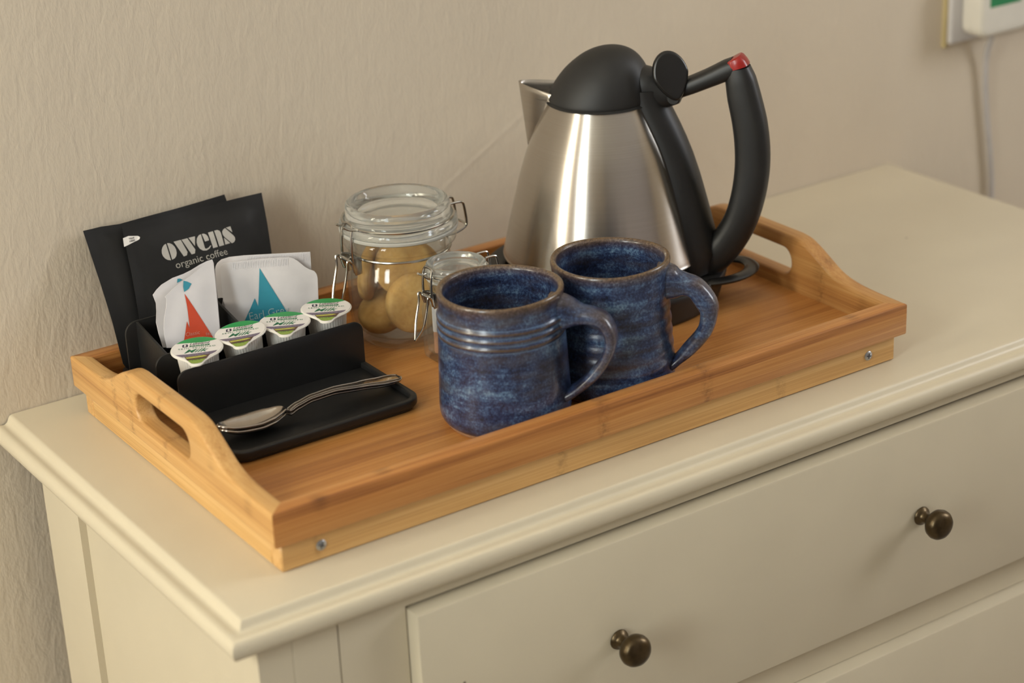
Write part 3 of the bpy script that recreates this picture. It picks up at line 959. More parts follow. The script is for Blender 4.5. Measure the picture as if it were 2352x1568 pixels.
# ------------------------------------------------------------------ clip-top jars
def jar_wires(t, s, zn, zr, rn, rl):
    """wire fittings: neck ring, lid ring, clasp at +x, hinge at -x"""
    w = 0.00095 * (0.5 + 0.5 * s)
    ring = [(rn * math.cos(a), rn * math.sin(a), zn) for a in [2 * PI * i / 64 for i in range(64)]]
    link('neck_wire', sweep(ring, w, n=8, closed=True), 'wire', t)
    half = [(rl * math.cos(a), rl * math.sin(a), zr) for a in [0.22 + (2 * PI - 0.44) * i / 60 for i in range(61)]]
    half = [(rl + 0.008 * s, 0.0050 * s, zr + 0.0030 * s), (rl + 0.004 * s, 0.0062 * s, zr + 0.0005 * s)] + half + [(rl + 0.004 * s, -0.0062 * s, zr + 0.0005 * s), (rl + 0.008 * s, -0.0050 * s, zr + 0.0030 * s)]
    link('lid_wire', sweep(smooth_path(half, 2), w, n=8), 'wire', t)
    q = lambda x, y, z: (rn + x * s, y * s, zn + z * s)
    bail = [q(0.006, 0.0068, -0.008), q(0.0072, 0.0068, 0.005), q(0.0066, 0.0066, 0.018), q(0.0050, 0.0058, 0.0245), q(0.0044, 0.002, 0.0258), q(0.0044, -0.002, 0.0258), q(0.0050, -0.0058, 0.0245), q(0.0066, -0.0066, 0.018), q(0.0072, -0.0068, 0.005), q(0.006, -0.0068, -0.008)]
    link('clasp_bail', sweep(smooth_path(bail, 4), w, n=8), 'wire', t)
    half_l = [(0.0065, 0.0066, -0.0075), (0.0085, 0.0080, 0.0000), (0.0118, 0.0078, 0.0018), (0.0125, 0.0070, -0.0060), (0.0160, 0.0068, -0.0200), (0.0180, 0.0056, -0.0270), (0.0222, 0.0008, -0.0365)]
    lev = [q(*p) for p in half_l] + [q(p[0], -p[1], p[2]) for p in reversed(half_l)]
    link('clasp_lever', sweep(smooth_path(lev, 4), w, n=8), 'wire', t)
    for y in (0.0066, -0.0066):
        tab = flat([[(-0.0005 * s, -0.0105 * s), (0.0048 * s, -0.0110 * s), (0.0100 * s, 0.0020 * s), (0.0085 * s, 0.0042 * s), (0.0030 * s, 0.0030 * s), (-0.0005 * s, 0.0015 * s)]], 0.0010 * s, 0.0003 * s, 1)
        link('clasp_plate', xform(tab, Matrix(((1, 0, 0, rn), (0, 0, 1, y * s * 0.86), (0, 1, 0, zn), (0, 0, 0, 1)))), 'wire', t)
    roll = xform(lathe([(0, -0.0062 * s), (0.0018 * s, -0.0062 * s), (0.0018 * s, 0.0062 * s), (0, 0.0062 * s)], 16), Matrix.Translation((rn + 0.0086 * s, 0, zn + 0.0006 * s)) @ Matrix.Rotation(PI / 2, 4, 'X'))
    link('clasp_roller', roll, 'wire', t)
    h = lambda x, y, z: (-(rn + x * s), y * s, zn + z * s)
    for y in (0.0068, -0.0068):
        lp = [h(0.000, y, 0.0005), h(0.0075, y * 1.02, 0.0010), h(0.0150, y, 0.0035), h(0.0165, y, 0.0075), h(0.0150, y, 0.0195), h(0.0125, y, 0.0228), h(0.0030, y, 0.0232)]
        link('hinge_wire', sweep(smooth_path(lp, 4), w, n=8), 'wire', t)
    br = [h(0.0158, 0.0068, 0.0050), h(0.0166, 0.003, 0.0054), h(0.0166, -0.003, 0.0054), h(0.0158, -0.0068, 0.0050)]
    link('hinge_wire', sweep(smooth_path(br, 4), w, n=8), 'wire', t)

CL = -RH * math.cos(math.radians(34)) - FH * math.sin(math.radians(34))
JROT = math.atan2(CL.y, CL.x)
JU, JV = 0.2245, 0.2231
def big_jar():
    t = thing('biscuit_jar', 'large round clip-top glass jar holding biscuits', 'jar', tw(JU, JV, ZF), JROT)
    outp = [(0.0, 0.0012), (0.024, 0.0008), (0.0285, 0.0), (0.0318, 0.0008), (0.0345, 0.0042), (0.0372, 0.0105), (0.0385, 0.0190), (0.0388, 0.0300), (0.0387, 0.0420), (0.0378, 0.0510), (0.0358, 0.0580), (0.0348, 0.0625), (0.0346, 0.0660), (0.0352, 0.0688), (0.0385, 0.0708), (0.0402, 0.0728), (0.0404, 0.0765), (0.0396, 0.0790), (0.0375, 0.0796)]
    inn = [(0.0340, 0.0796), (0.0325, 0.0770), (0.0322, 0.0680), (0.0325, 0.0620), (0.0342, 0.0560), (0.0360, 0.0480), (0.0366, 0.0380), (0.0366, 0.0200), (0.0352, 0.0125), (0.0315, 0.0075), (0.0240, 0.0056), (0.0, 0.0050)]
    pts = [(max(0, p.x), p.y) for p in smooth_path([(a, b, 0) for a, b in outp + inn], 2)]
    pts[0] = (0.0, 0.0012)
    pts[-1] = (0.0, 0.0050)
    link('glass_body', lathe(pts, 96), 'glass', t, smooth=60)
    g = [(0.0345, 0.0797), (0.0405, 0.0797), (0.0418, 0.0806), (0.0420, 0.0820), (0.0412, 0.0829), (0.0345, 0.0829), (0.0345, 0.0797)]
    link('rubber_gasket', lathe(g, 96), 'gasket', t)
    lid = [(0.0, 0.0862), (0.0290, 0.0862), (0.0312, 0.0850), (0.0318, 0.0831), (0.0405, 0.0831), (0.0416, 0.0840), (0.0417, 0.0862), (0.0405, 0.0880), (0.0380, 0.0892), (0.0370, 0.0910), (0.0369, 0.0970), (0.0362, 0.0994), (0.0345, 0.1006), (0.0328, 0.1003), (0.0310, 0.0975), (0.0285, 0.0938), (0.0255, 0.0922), (0.0, 0.0918)]
    pts = [(max(0, p.x), p.y) for p in smooth_path([(a, b, 0) for a, b in lid], 2)]
    pts[0], pts[-1] = (0.0, 0.0862), (0.0, 0.0918)
    link('glass_lid', lathe(pts, 96), 'lid_glass', t, smooth=60)
    jar_wires(t, 1.0, 0.0664, 0.0893, 0.0358, 0.0392)
big_jar()

def biscuit(label, a, f, z, nrm, r=0.0215, th=0.0105):
    """round biscuit in the jar: offset a to the camera's right, f away from it"""
    p = tw(JU, JV, ZF) + RH * a + FH * f + Vector((0, 0, z))
    n = (RH * nrm[0] + FH * nrm[1] + Vector((0, 0, nrm[2]))).normalized()
    h = th / 2
    prof = [(0, -h), (r - 0.003, -h), (r - 0.0008, -h + 0.0012), (r, -h + 0.004), (r, h - 0.004), (r - 0.0010, h - 0.0012), (r - 0.0035, h), (0.0, h + 0.0003)]
    me = lathe(prof, 48)
    o = link('biscuit', me, 'biscuit', smooth=50)
    o.rotation_mode = 'QUATERNION'
    o.rotation_quaternion = Vector((0, 0, 1)).rotation_difference(n)
    o.location = p
    return tag(o, label, 'biscuit', 'round biscuits in the glass jar')
s25, c25 = math.sin(0.42), math.cos(0.42)
biscuit('golden round biscuit standing face-on against the jar front, beside the small jar', 0.0085, -0.0190, 0.0300, (s25, -c25, 0.12))
biscuit('golden round biscuit lying tilted on the bottom of the glass jar', -0.0150, -0.0030, 0.0185, (-0.25, -0.45, 0.85), r=0.0185)
biscuit('golden round biscuit leaning upright in the middle of the glass jar', 0.0020, 0.0000, 0.0500, (0.05, -0.97, 0.15))
biscuit('golden round biscuit on edge at the clasp side of the glass jar', -0.0235, 0.0080, 0.0440, (-0.93, 0.20, 0.10), r=0.0200, th=0.0090)
biscuit('golden round biscuit at the back of the glass jar, near the wall', 0.0080, 0.0190, 0.0420, (0.25, 0.95, 0.0), r=0.0200)

SU, SV = 0.2318, 0.1612
def small_jar():
    ang = JROT
    turn = math.atan2(-RH.y, -RH.x) - math.radians(12) - JROT
    t = thing('sugar_jar', 'small square clip-top glass jar behind the ridged mug', 'jar', tw(SU, SV, ZF), ang)
    def octo(ap, ch):
        pts = []
        for k in range(4):
            a = k * PI / 2 + PI / 4 + turn
            c = Vector((math.cos(a), math.sin(a))) * ap
            tt = Vector((-math.sin(a), math.cos(a)))
            hw = ap - ch
            pts += [c - tt * hw, c + tt * hw]
        return pts
    def rings(lst):
        vs, fs = [], []
        m = 32
        for (ap, ch, z, circ) in lst:
            oc = octo(ap, ch)
            for i in range(m):
                a = 2 * PI * i / m
                d = Vector((math.cos(a), math.sin(a)))
                best = 9
                for p, q in zip(oc, oc[1:] + oc[:1]):
                    e = q - p
                    den = d.x * e.y - d.y * e.x
                    if abs(den) > 1e-9:
                        tt = (p.x * e.y - p.y * e.x) / den
                        uu = (p.x * d.y - p.y * d.x) / den
                        if tt > 0 and -1e-6 <= uu <= 1 + 1e-6:
                            best = min(best, tt)
                r = best * (1 - circ) + ap * circ
                vs.append((d.x * r, d.y * r, z))
        for i in range(len(lst) - 1):
            for k in range(m):
                fs.append((i * m + k, i * m + (k + 1) % m, (i + 1) * m + (k + 1) % m, (i + 1) * m + k))
        fs.append(tuple(range(m)))
        fs.append(tuple(range((len(lst) - 1) * m, len(lst) * m)))
        return fix(raw(vs, fs))
    outer = [(0.0185, 0.005, 0.0, 0), (0.0205, 0.0055, 0.0015, 0), (0.0212, 0.006, 0.004, 0), (0.0212, 0.006, 0.0360, 0), (0.0205, 0.006, 0.0410, 0.1), (0.0190, 0.006, 0.0455, 0.7), (0.0178, 0.006, 0.0490, 1), (0.0178, 0.006, 0.0530, 1), (0.0200, 0.006, 0.0550, 1), (0.0205, 0.006, 0.0570, 1), (0.0200, 0.006, 0.0590, 1)]
    inner = [(0.0165, 0.006, 0.0590, 1), (0.0160, 0.006, 0.0490, 1), (0.0175, 0.006, 0.0440, 0.6), (0.0190, 0.006, 0.0390, 0), (0.0190, 0.006, 0.0060, 0), (0.0170, 0.006, 0.0040, 0)]
    link('glass_body', rings(outer + inner), 'glass', t, smooth=35)
    link('rubber_gasket', lathe([(0.0170, 0.0592), (0.0205, 0.0592), (0.0212, 0.0600), (0.0205, 0.0608), (0.0170, 0.0608), (0.0170, 0.0592)], 64), 'gasket', t)
    lid = [(0.0, 0.0632), (0.0150, 0.0632), (0.0162, 0.0610), (0.0200, 0.0610), (0.0212, 0.0618), (0.0214, 0.0640), (0.0211, 0.0680), (0.0205, 0.0700), (0.0192, 0.0708), (0.0176, 0.0704), (0.0158, 0.0685), (0.0140, 0.0676), (0.0, 0.0674)]
    pts = [(max(0, p.x), p.y) for p in smooth_path([(a, b, 0) for a, b in lid], 2)]
    pts[0], pts[-1] = (0.0, 0.0632), (0.0, 0.0674)
    link('glass_lid', lathe(pts, 64), 'lid_glass', t, smooth=60)
    jar_wires(t, 0.78, 0.0512, 0.0655, 0.0185, 0.0222)
    for i, (dx, dy, hw, rz, lab) in enumerate(((0.0143, 0.0, 0.0082, 0.03 + turn, 'white paper sugar sachet with brown foot, against the clasp side of the small jar'), (0.0040, 0.001, 0.0115, -0.05 + turn, 'white paper sugar sachet with brown foot, in the middle of the small jar'), (-0.0075, 0.0, 0.0115, 0.04 + turn, 'white paper sugar sachet with brown foot, at the hinge side of the small jar'))):
        s = thing('sugar_sachet', lab, 'sachet', t.matrix_world @ Vector((0, 0, 0)), 0, 'sugar sachets in the small jar')
        c, sn = math.cos(ang + turn), math.sin(ang + turn)
        base = tw(SU, SV, ZF + 0.0046)
        s.location = base + Vector((dx * c - dy * sn, dx * sn + dy * c, 0))
        s.rotation_euler = (0, 0, ang + rz)
        link('brown_band', box(-0.0028, 0.0028, -hw, hw, 0.0, 0.0165, 0.0012, 2), 'sugar_brown', s)
        link('paper_sleeve', box(-0.0030, 0.0030, -hw - 0.0002, hw + 0.0002, 0.0160, 0.0375, 0.0012, 2), 'paper', s)
small_jar()

# ------------------------------------------------------------------ black caddy
WT = 0.0020
def caddy():
    t = thing('condiment_caddy', 'black plastic caddy with compartments and a spoon ledge on the tray', 'caddy', tw(0, 0, ZF), TH)
    z = lambda a: a - ZF
    pl = rrect(0.0285, 0.1640, 0.1050, 0.2800, 0.012, 8)
    link('base', xform(flat([pl], 0.0050, 0.0015, 2), Matrix.Translation((0, 0, 0.0027))), 'black', t)
    rim_o = rrect(0.0265, 0.1662, 0.1030, 0.2812, 0.013, 8)
    rim_i = rrect(0.0308, 0.1618, 0.1073, 0.2770, 0.010, 8)
    link('rim', xform(flat([rim_o, rim_i], 0.0058, 0.0014, 2), Matrix.Translation((0, 0, 0.0060))), 'black', t)
    def wall(name, x0, x1, zt, v, rr, m='black'):
        a = [(x0, 0.0050)] + [(x0, zt - rr)] + arc(x0 + rr, zt - rr, rr, PI, PI / 2, 8)[1:] + arc(x1 - rr, zt - rr, rr, PI / 2, 0, 8) + [(x1, 0.0050)]
        me = flat([a], WT, 0.0006, 1)
        link(name, xform(me, Matrix(((1, 0, 0, 0), (0, 0, -1, v), (0, 1, 0, 0), (0, 0, 0, 1)))), m, t)
    wall('front_wall', 0.0272, 0.1658, z(0.0630), 0.1797, 0.0075)
    wall('divider', 0.0274, 0.1656, z(0.0625), 0.2135, 0.0085)
    wall('back_panel', 0.0276, 0.1654, z(0.0714), 0.2600, 0.0090)
    for u in (0.0368, 0.0965, 0.1635):
        hi = 0.0708 if u < 0.16 else 0.0560
        a = [(0.2142, 0.0050), (0.2592, 0.0050), (0.2592, z(hi)), (0.2142, z(min(hi, 0.0620)))]
        me = flat([a], WT, 0.0005, 1)
        link('partition', xform(me, Matrix(((0, 0, 1, u), (1, 0, 0, 0), (0, 1, 0, 0), (0, 0, 0, 1)))), 'black', t)
    link('raised_floor', box(0.0300, 0.1630, 0.1810, 0.2590, 0.0050, z(0.0335), 0.0005, 1), 'black', t)
caddy()

# ------------------------------------------------------------------ packets: outlines on a leaning plane
class Lean:
    """plane leaning back in the tray frame: v grows with z"""
    def __init__(s, v0, z0, v1, z1, yaw=0.0, u0=0.0):
        a, b = tw(u0, v0, z0), tw(u0, v1, z1)
        s.ex = Vector((math.cos(TH + yaw), math.sin(TH + yaw), 0))
        s.ey = (b - a)
        s.ey = (s.ey - s.ex * s.ey.dot(s.ex)).normalized()
        s.n = s.ex.cross(s.ey).normalized()          # faces the room
        s.o = a
    def px(s, x, y):
        d = ray(x, y)
        t = (s.o - CAM).dot(s.n) / d.dot(s.n)
        p = CAM + d * t - s.o
        return Vector((p.dot(s.ex), p.dot(s.ey)))
    def matrix(s):
        return Matrix(((s.ex.x, s.ey.x, s.n.x, s.o.x), (s.ex.y, s.ey.y, s.n.y, s.o.y), (s.ex.z, s.ey.z, s.n.z, s.o.z), (0, 0, 0, 1)))

class Pack:
    def __init__(s, name, label, cat, plane, outline, puff, seal, mat, group=None, step=0.0035, wav=0.0):
        s.pl, s.puff, s.seal, s.wav = plane, puff, seal, wav
        s.out = [Vector((p[0], p[1])) for p in outline]
        cx = sum(p.x for p in s.out) / len(s.out)
        y0 = min(p.y for p in s.out)
        s.base = Vector((cx, y0))
        vs, fs, n = cdt(outline, step)
        nv = len(vs)
        f3 = [(v.x - cx, v.y - y0, s.h(v)) for v in vs]
        b3 = [(v.x - cx, v.y - y0, s.wave(v) - 0.00025 - (s.h(v) - s.wave(v) - 0.00025) * 0.55) for v in vs]
        faces = [tuple(f) for f in fs] + [tuple(i + nv for i in reversed(f)) for f in fs]
        faces += [(i, (i + 1) % n, (i + 1) % n + nv, i + nv) for i in range(n)]
        me = raw(f3 + b3, faces)
        bm = bmesh.new()
        bm.from_mesh(me)
        bmesh.ops.recalc_face_normals(bm, faces=bm.faces)
        bm.to_mesh(me)
        bm.free()
        s.root = thing(name, label, cat, (0, 0, 0), 0, group)
        s.root.rotation_mode = 'QUATERNION'
        m = plane.matrix() @ Matrix.Translation((cx, y0, 0))
        s.root.location = m.to_translation()
        s.root.rotation_quaternion = m.to_quaternion()
        link('packet', me, mat, s.root, smooth=50)
    def wave(s, p):
        return s.wav * math.sin(p.x * 95 + 0.6) * math.cos(p.y * 60)
    def h(s, p):
        d = max(0.0, edge_dist(Vector((p.x, p.y)), s.out) - s.seal)
        return 0.00025 + s.puff * (1 - math.exp(-d / 0.007)) + s.wave(p)
    def put(s, name, vs, fs, mat, lift=0.00028):
        v3 = [(v.x - s.base.x, v.y - s.base.y, s.h(v) + lift) for v in vs]
        me = raw(v3, fs)
        bm = bmesh.new()
        bm.from_mesh(me)
        for f in bm.faces:
            f.normal_update()
            if f.normal.z < 0:
                f.normal_flip()
        bm.to_mesh(me)
        bm.free()
        return link(name, me, mat, s.root, smooth=0)
    def poly(s, name, pix, mat, step=0.003, lift=0.00028):
        vs, fs = [], []
        loops = pix if isinstance(pix[0][0], (tuple, list)) else [pix]
        for lp in loops:
            a, b, _ = cdt([s.pl.px(*q) for q in lp], step)
            k = len(vs)
            vs += list(a)
            fs += [tuple(i + k for i in f) for f in b]
        return s.put(name, vs, fs, mat, lift)
    def text(s, name, txt, q0, q1, mat, hgt=None, lift=0.00028, **kw):
        vs, fs = fit_text(txt, s.pl.px(*q0), s.pl.px(*q1), hgt, **kw)
        return s.put(name, vs, fs, mat, lift)

Z3 = lambda pts, x0, y0, k: [(x0 + a / k, y0 + b / k) for a, b in pts]
# coffee sachets behind the caddy, leaning on the wall
plB = Lean(0.2725, 0.0310, 0.3180, 0.1215)
plF = Lean(0.2655, 0.0310, 0.3110, 0.1215)
back_px = [(191, 530), (232, 520), (275, 514), (400, 480), (514, 447), (519, 460), (552, 655), (570, 778), (430, 812), (292, 846), (283, 835), (258, 740), (230, 650)]
Pack('coffee_sachet', 'plain black coffee sachet leaning on the wall behind the printed one', 'coffee sachet', plB, [plB.px(*q) for q in back_px], 0.0024, 0.009, 'pack_black', wav=0.0010)
front_px = [(280, 520), (440, 481), (601, 442), (606, 470), (614, 515), (623, 575), (640, 690), (650, 752), (500, 790), (338, 826), (320, 733), (300, 620)]
cf = Pack('coffee_sachet', 'black coffee sachet printed owens in silver lettering, in front of the plain one', 'coffee sachet', plF, [plF.px(*q) for q in front_px], 0.0028, 0.009, 'pack_black', wav=0.0010)
Wp = lambda pts: Z3(pts, 270, 480, 6.533)
ow = [[(706, 532), (680, 545), (655, 580), (642, 625), (645, 675), (662, 715), (695, 752), (735, 773), (783, 778)],
      [(722, 522), (760, 522), (800, 540), (835, 575), (858, 620), (867, 670), (860, 715), (840, 748), (800, 770)],
      [(820, 500), (928, 472), (1027, 655), (1018, 705), (972, 722)],
      [(940, 470), (1028, 447), (1142, 620), (1136, 678), (1086, 692)],
      [(1045, 440), (1143, 418), (1138, 568)],
      [(1232, 388), (1200, 402), (1170, 450), (1163, 510), (1178, 565), (1210, 610), (1255, 636), (1310, 635), (1355, 605), (1380, 562), (1369, 556), (1338, 592), (1305, 609), (1285, 600)],
      [(1245, 384), (1275, 378), (1310, 392), (1335, 425), (1350, 480), (1288, 500)],
      [(1338, 362), (1412, 342), (1478, 580), (1408, 600)],
      [(1430, 335), (1475, 322), (1510, 335), (1530, 370), (1575, 552), (1502, 573)],
      [(1605, 290), (1672, 268), (1702, 360)],
      [(1592, 296), (1562, 318), (1549, 352), (1556, 395), (1582, 432), (1692, 524), (1728, 506), (1744, 470), (1738, 435), (1715, 405)],
      [(1572, 440), (1670, 522), (1592, 545)]]
cf.poly('brand_lettering', [Wp(p) for p in ow], 'silver')
cf.text('small_lettering', 'organic coffee', Wp([(868, 902)])[0], Wp([(1632, 690)])[0], 'silver_dim')
cf.poly('tear_tab', Wp([(80, 438), (160, 405), (300, 405), (328, 425), (322, 455), (290, 475), (215, 510), (150, 545), (97, 568)]), 'print_white')
cf.text('tear_lettering', 'TEAR', Wp([(170, 462)])[0], Wp([(250, 442)])[0], 'print_black', lift=0.0005, offset=0.012)
cf.text('tear_lettering', 'HERE', Wp([(180, 500)])[0], Wp([(260, 480)])[0], 'print_black', lift=0.0005, offset=0.012)

# tea envelopes in the caddy
Tp = lambda pts: Z3(pts, 340, 570, 5.88)
plT2 = Lean(0.2285, 0.0340, 0.2560, 0.1080)
plT1 = Lean(0.2235, 0.0340, 0.2510, 0.1080)
plR2 = Lean(0.2560, 0.0340, 0.2635, 0.1000, -0.36, 0.0990)
plR1 = Lean(0.2515, 0.0340, 0.2590, 0.1000, -0.36, 0.0990)
ta = Tp([(60, 630), (110, 560), (180, 490), (330, 400), (480, 345), (580, 295), (700, 220), (800, 170), (865, 150), (885, 200), (910, 420), (945, 760), (970, 1050), (975, 1330), (200, 1340), (140, 1150), (105, 1000), (110, 850), (103, 740)])
Pack('tea_envelope', 'white tea envelope behind the one printed with an orange peak', 'tea envelope', plT2, [plT2.px(*q) for q in ta], 0.0012, 0.004, 'paper', wav=0.0006).poly('print', Tp([(395, 412), (430, 410), (468, 425), (432, 447), (390, 468)]), 'teal')
tb = Tp([(228, 655), (262, 620), (320, 560), (420, 480), (560, 385), (700, 270), (800, 195), (858, 168), (880, 215), (905, 430), (940, 760), (965, 1060), (968, 1335), (250, 1345), (222, 1200), (208, 1080), (215, 950), (240, 800), (246, 685)])
te = Pack('tea_envelope', 'white tea envelope printed with an orange-red peak and small teal kite', 'tea envelope', plT1, [plT1.px(*q) for q in tb], 0.0016, 0.005, 'paper', wav=0.0006)
te.poly('peak_print', Tp([(488, 612), (640, 845), (870, 1195), (880, 1260), (480, 1260), (512, 985), (552, 1082), (520, 800)]), 'orange')
te.poly('kite_print', Tp([(477, 438), (530, 450), (588, 478), (548, 545), (486, 590), (474, 520)]), 'teal')
te.text('lettering', 'Classic', Tp([(505, 1192)])[0], Tp([(690, 1157)])[0], 'faint_print', lift=0.0006, offset=-0.012)
te.text('lettering', 'tea', Tp([(770, 1176)])[0], Tp([(850, 1172)])[0], 'faint_print', lift=0.0006, offset=-0.012)
tc_ = Tp([(905, 290), (915, 240), (935, 200), (990, 152), (1100, 118), (1300, 96), (1700, 72), (2190, 48), (2197, 150), (2205, 290), (2235, 700), (2245, 1000), (1060, 1000), (960, 800), (920, 500)])
tg_ = Pack('tea_envelope', 'white tea envelope behind the one printed with a teal peak', 'tea envelope', plR2, [plR2.px(*q) for q in tc_], 0.0012, 0.004, 'paper', wav=0.0004)
td = Tp([(972, 260), (985, 228), (1020, 208), (1100, 192), (1300, 165), (1500, 142), (1750, 124), (1900, 120), (1960, 132), (2030, 175), (2110, 245), (2180, 283), (2245, 308), (2275, 345), (2290, 400), (2300, 690), (2305, 1000), (1140, 1000), (1060, 850), (1015, 700), (990, 480)])
tf = Pack('tea_envelope', 'white tea envelope printed with a teal peak and handwritten lettering', 'tea envelope', plR1, [plR1.px(*q) for q in td], 0.0018, 0.006, 'paper', wav=0.0004)
Bp = lambda pts: Z3(pts, 540, 600, 9.8)
tf.poly('peak_print', Bp([(545, 145), (850, 630), (1170, 1140), (1290, 1330), (1300, 1480), (140, 1500), (215, 1330), (325, 1080), (434, 815), (512, 1000), (530, 560)]), 'teal')
tf.text('lettering', 'Earl Grey', Bp([(335, 1318)])[0], Bp([(1220, 1140)])[0], 'chalk_print', hgt=0.0056, lift=0.0006, offset=-0.012)

# pressed ribs along the sealed edges of the tea envelopes
def ribs(pk, q0, q1, n, ln, inset, sgn=1):
    a, b = pk.pl.px(*q0), pk.pl.px(*q1)
    d = (b - a).normalized()
    p = Vector((d.y, -d.x)) * sgn
    vs, fs = [], []
    for i in range(n):
        c = a + (b - a) * ((i + 0.5) / n) + p * inset
        w = (b - a).length / n * 0.30
        for (s1, s2, l) in ((-w, 0, 0.00030), (w, 0, 0.00030), (w, ln, 0.00030), (-w, ln, 0.00030)):
            vs.append(c + d * s1 + p * s2)
        k = 4 * i
        fs.append((k, k + 1, k + 2, k + 3))
    pk.put('crimped_seal', vs, fs, 'crimp', 0.00022)
ribs(tf, Tp([(1130, 186)])[0], Tp([(1890, 122)])[0], 34, 0.0048, 0.0006)
ribs(tg_, Tp([(1330, 94)])[0], Tp([(2180, 50)])[0], 40, 0.0050, 0.0006)

# ------------------------------------------------------------------ milk pots
def milk_pot(label, u, v, z, rot, tilt_side, tilt_fwd):
    """lid frame: +x = lettering direction, -y = pull tab"""
    hgt = 0.0318
    t = thing('milk_pot', label, 'milk pot', tw(u, v, z - hgt), 0, 'milk pots in the front compartment')
    ex = (RH * math.cos(rot) + FH * math.sin(rot))
    t.rotation_mode = 'XYZ'
    base = math.atan2(ex.y, ex.x)
    m = Matrix.Translation(tw(u, v, z)) @ Matrix.Rotation(base, 4, 'Z') @ Matrix.Rotation(tilt_side, 4, 'Y') @ Matrix.Rotation(tilt_fwd, 4, 'X') @ Matrix.Translation((0, 0, -hgt))
    t.location = m.to_translation()
    t.rotation_euler = m.to_euler()
    R = 0.0174
    def outl(r, tip, hw):
        pts = []
        a0 = math.radians(-131)
        a1 = math.radians(-49)
        n = 44
        for i in range(n + 1):
            a = a1 + (a0 + 2 * PI - a1) * i / n
            pts.append((r * math.cos(a), r * math.sin(a)))
        L = [pts[-1], (-r * 0.50, -r * 0.92), (-r * 0.33, -r * 1.14), (-hw, -tip + 0.0022), (-hw * 0.45, -tip + 0.0004), (hw * 0.45, -tip + 0.0004), (hw, -tip + 0.0022), (r * 0.33, -r * 1.14), (r * 0.50, -r * 0.92), pts[0]]
        sm = smooth_path([(a, b, 0) for a, b in L], 4)
        return pts + [(p.x, p.y) for p in sm[1:-1]]
    o1 = outl(R, 0.0264, 0.0040)
    link('pot_flange', xform(flat([o1], 0.0011, 0.0004, 1), Matrix.Translation((0, 0, hgt - 0.0006))), 'pot_white', t)
    o2 = outl(R - 0.0008, 0.0250, 0.0035)
    link('foil_lid', xform(flat([o2], 0.0003), Matrix.Translation((0, 0, hgt + 0.0001))), 'lid_white', t, smooth=0)
    # ribbed cup
    nr = 44
    def rib(p, a):
        k = 1 + 0.020 * math.cos(a * nr)
        return Vector((p.x * k, p.y * k, p.z))
    prof = [(0.0, 0.0), (0.0100, 0.0), (0.0112, 0.0008), (0.0136, hgt - 0.003), (0.0138, hgt - 0.0009), (0.0, hgt - 0.0009)]
    link('cup', lathe(prof, nr * 4, fn=rib), 'pot_white', t, smooth=60)
    zt = hgt + 0.00033
    def flatpoly(name, pts, mat, lift=0.0):
        a, b, _ = cdt(pts, 0.004)
        link(name, raw([(q.x, q.y, zt + lift) for q in a], b), mat, t, smooth=0)
    def flattext(name, txt, p0, p1, mat, hgt_=None, lift=0.00006, **kw):
        a, b = fit_text(txt, p0, p1, hgt_, **kw)
        link(name, raw([(q.x, q.y, zt + lift) for q in a], b), mat, t, smooth=0)
    r2 = R - 0.0010
    # green crescent at the back with a waved lower edge
    aa, ab = math.radians(38), math.radians(146)
    cres = [(r2 * math.cos(aa + (ab - aa) * i / 20), r2 * math.sin(aa + (ab - aa) * i / 20)) for i in range(21)]
    e0, e1 = cres[-1], cres[0]
    low = [(e0[0] + (e1[0] - e0[0]) * k / 12, e0[1] + (e1[1] - e0[1]) * k / 12 - 0.0016 * math.sin(PI * k / 12 * 1.0) + 0.0006 * math.sin(2 * PI * k / 12)) for k in range(1, 12)]
    flatpoly('green_band', cres + low, 'green')
    flatpoly('emblem', rrect(-0.0096, -0.0059, 0.0026, 0.0068, 0.0008, 3), 'navy')
    flatpoly('emblem_leaf', [(-0.0078, 0.0030), (-0.0066, 0.0046), (-0.0073, 0.0044), (-0.0072, 0.0058), (-0.0078, 0.0065), (-0.0084, 0.0058), (-0.0083, 0.0044), (-0.0090, 0.0046)], 'print_white', 0.00006)
    flattext('brand_lettering', 'Lakeland', (-0.0048, 0.0050), (0.0085, 0.0050), 'navy', 0.0032, shear=0.35, offset=0.002)
    flatpoly('dairy_bar', [(-0.0050, 0.0022), (0.0082, 0.0022), (0.0086, 0.0042), (-0.0046, 0.0042)], 'green_dark')
    flattext('dairy_lettering', 'DAIRIES', (-0.0036, 0.00255), (0.0072, 0.00255), 'print_white', 0.0013, 0.00012, space=1.5)
    flattext('kind_lettering', 'SEMI-SKIMMED', (-0.0122, -0.0006), (0.0122, -0.0006), 'green_dark', 0.0018, space=1.3, offset=0.0)
    flattext('milk_lettering', 'Milk', (-0.0082, -0.0068), (0.0078, -0.0068), 'green_dark', 0.0052, shear=0.50, offset=0.006)
    # landscape towards the pull tab
    flatpoly('hill_print', [(-0.0138, -0.0078), (-0.006, -0.0086), (0.004, -0.0082), (0.0136, -0.0070), (0.0122, -0.0096), (0.0098, -0.0118), (0.002, -0.0124), (-0.0090, -0.0126), (-0.0118, -0.0102)], 'mauve')
    flatpoly('hedge_print', [(-0.0078, -0.0126), (0.002, -0.0122), (0.0092, -0.0116), (0.0082, -0.0136), (0.0064, -0.0182), (-0.0058, -0.0184)], 'hedge', 0.00004)
    flatpoly('field_print', [(-0.0072, -0.0134), (0.0050, -0.0127), (0.0070, -0.0138), (0.0040, -0.0152), (-0.0060, -0.0158)], 'field', 0.00008)
    flatpoly('meadow_print', [(-0.0056, -0.0176), (0.0062, -0.0172), (0.0052, -0.0196), (0.0034, -0.0230), (0.0012, -0.0240), (-0.0012, -0.0240), (-0.0032, -0.0230), (-0.0050, -0.0196)], 'lime', 0.00004)
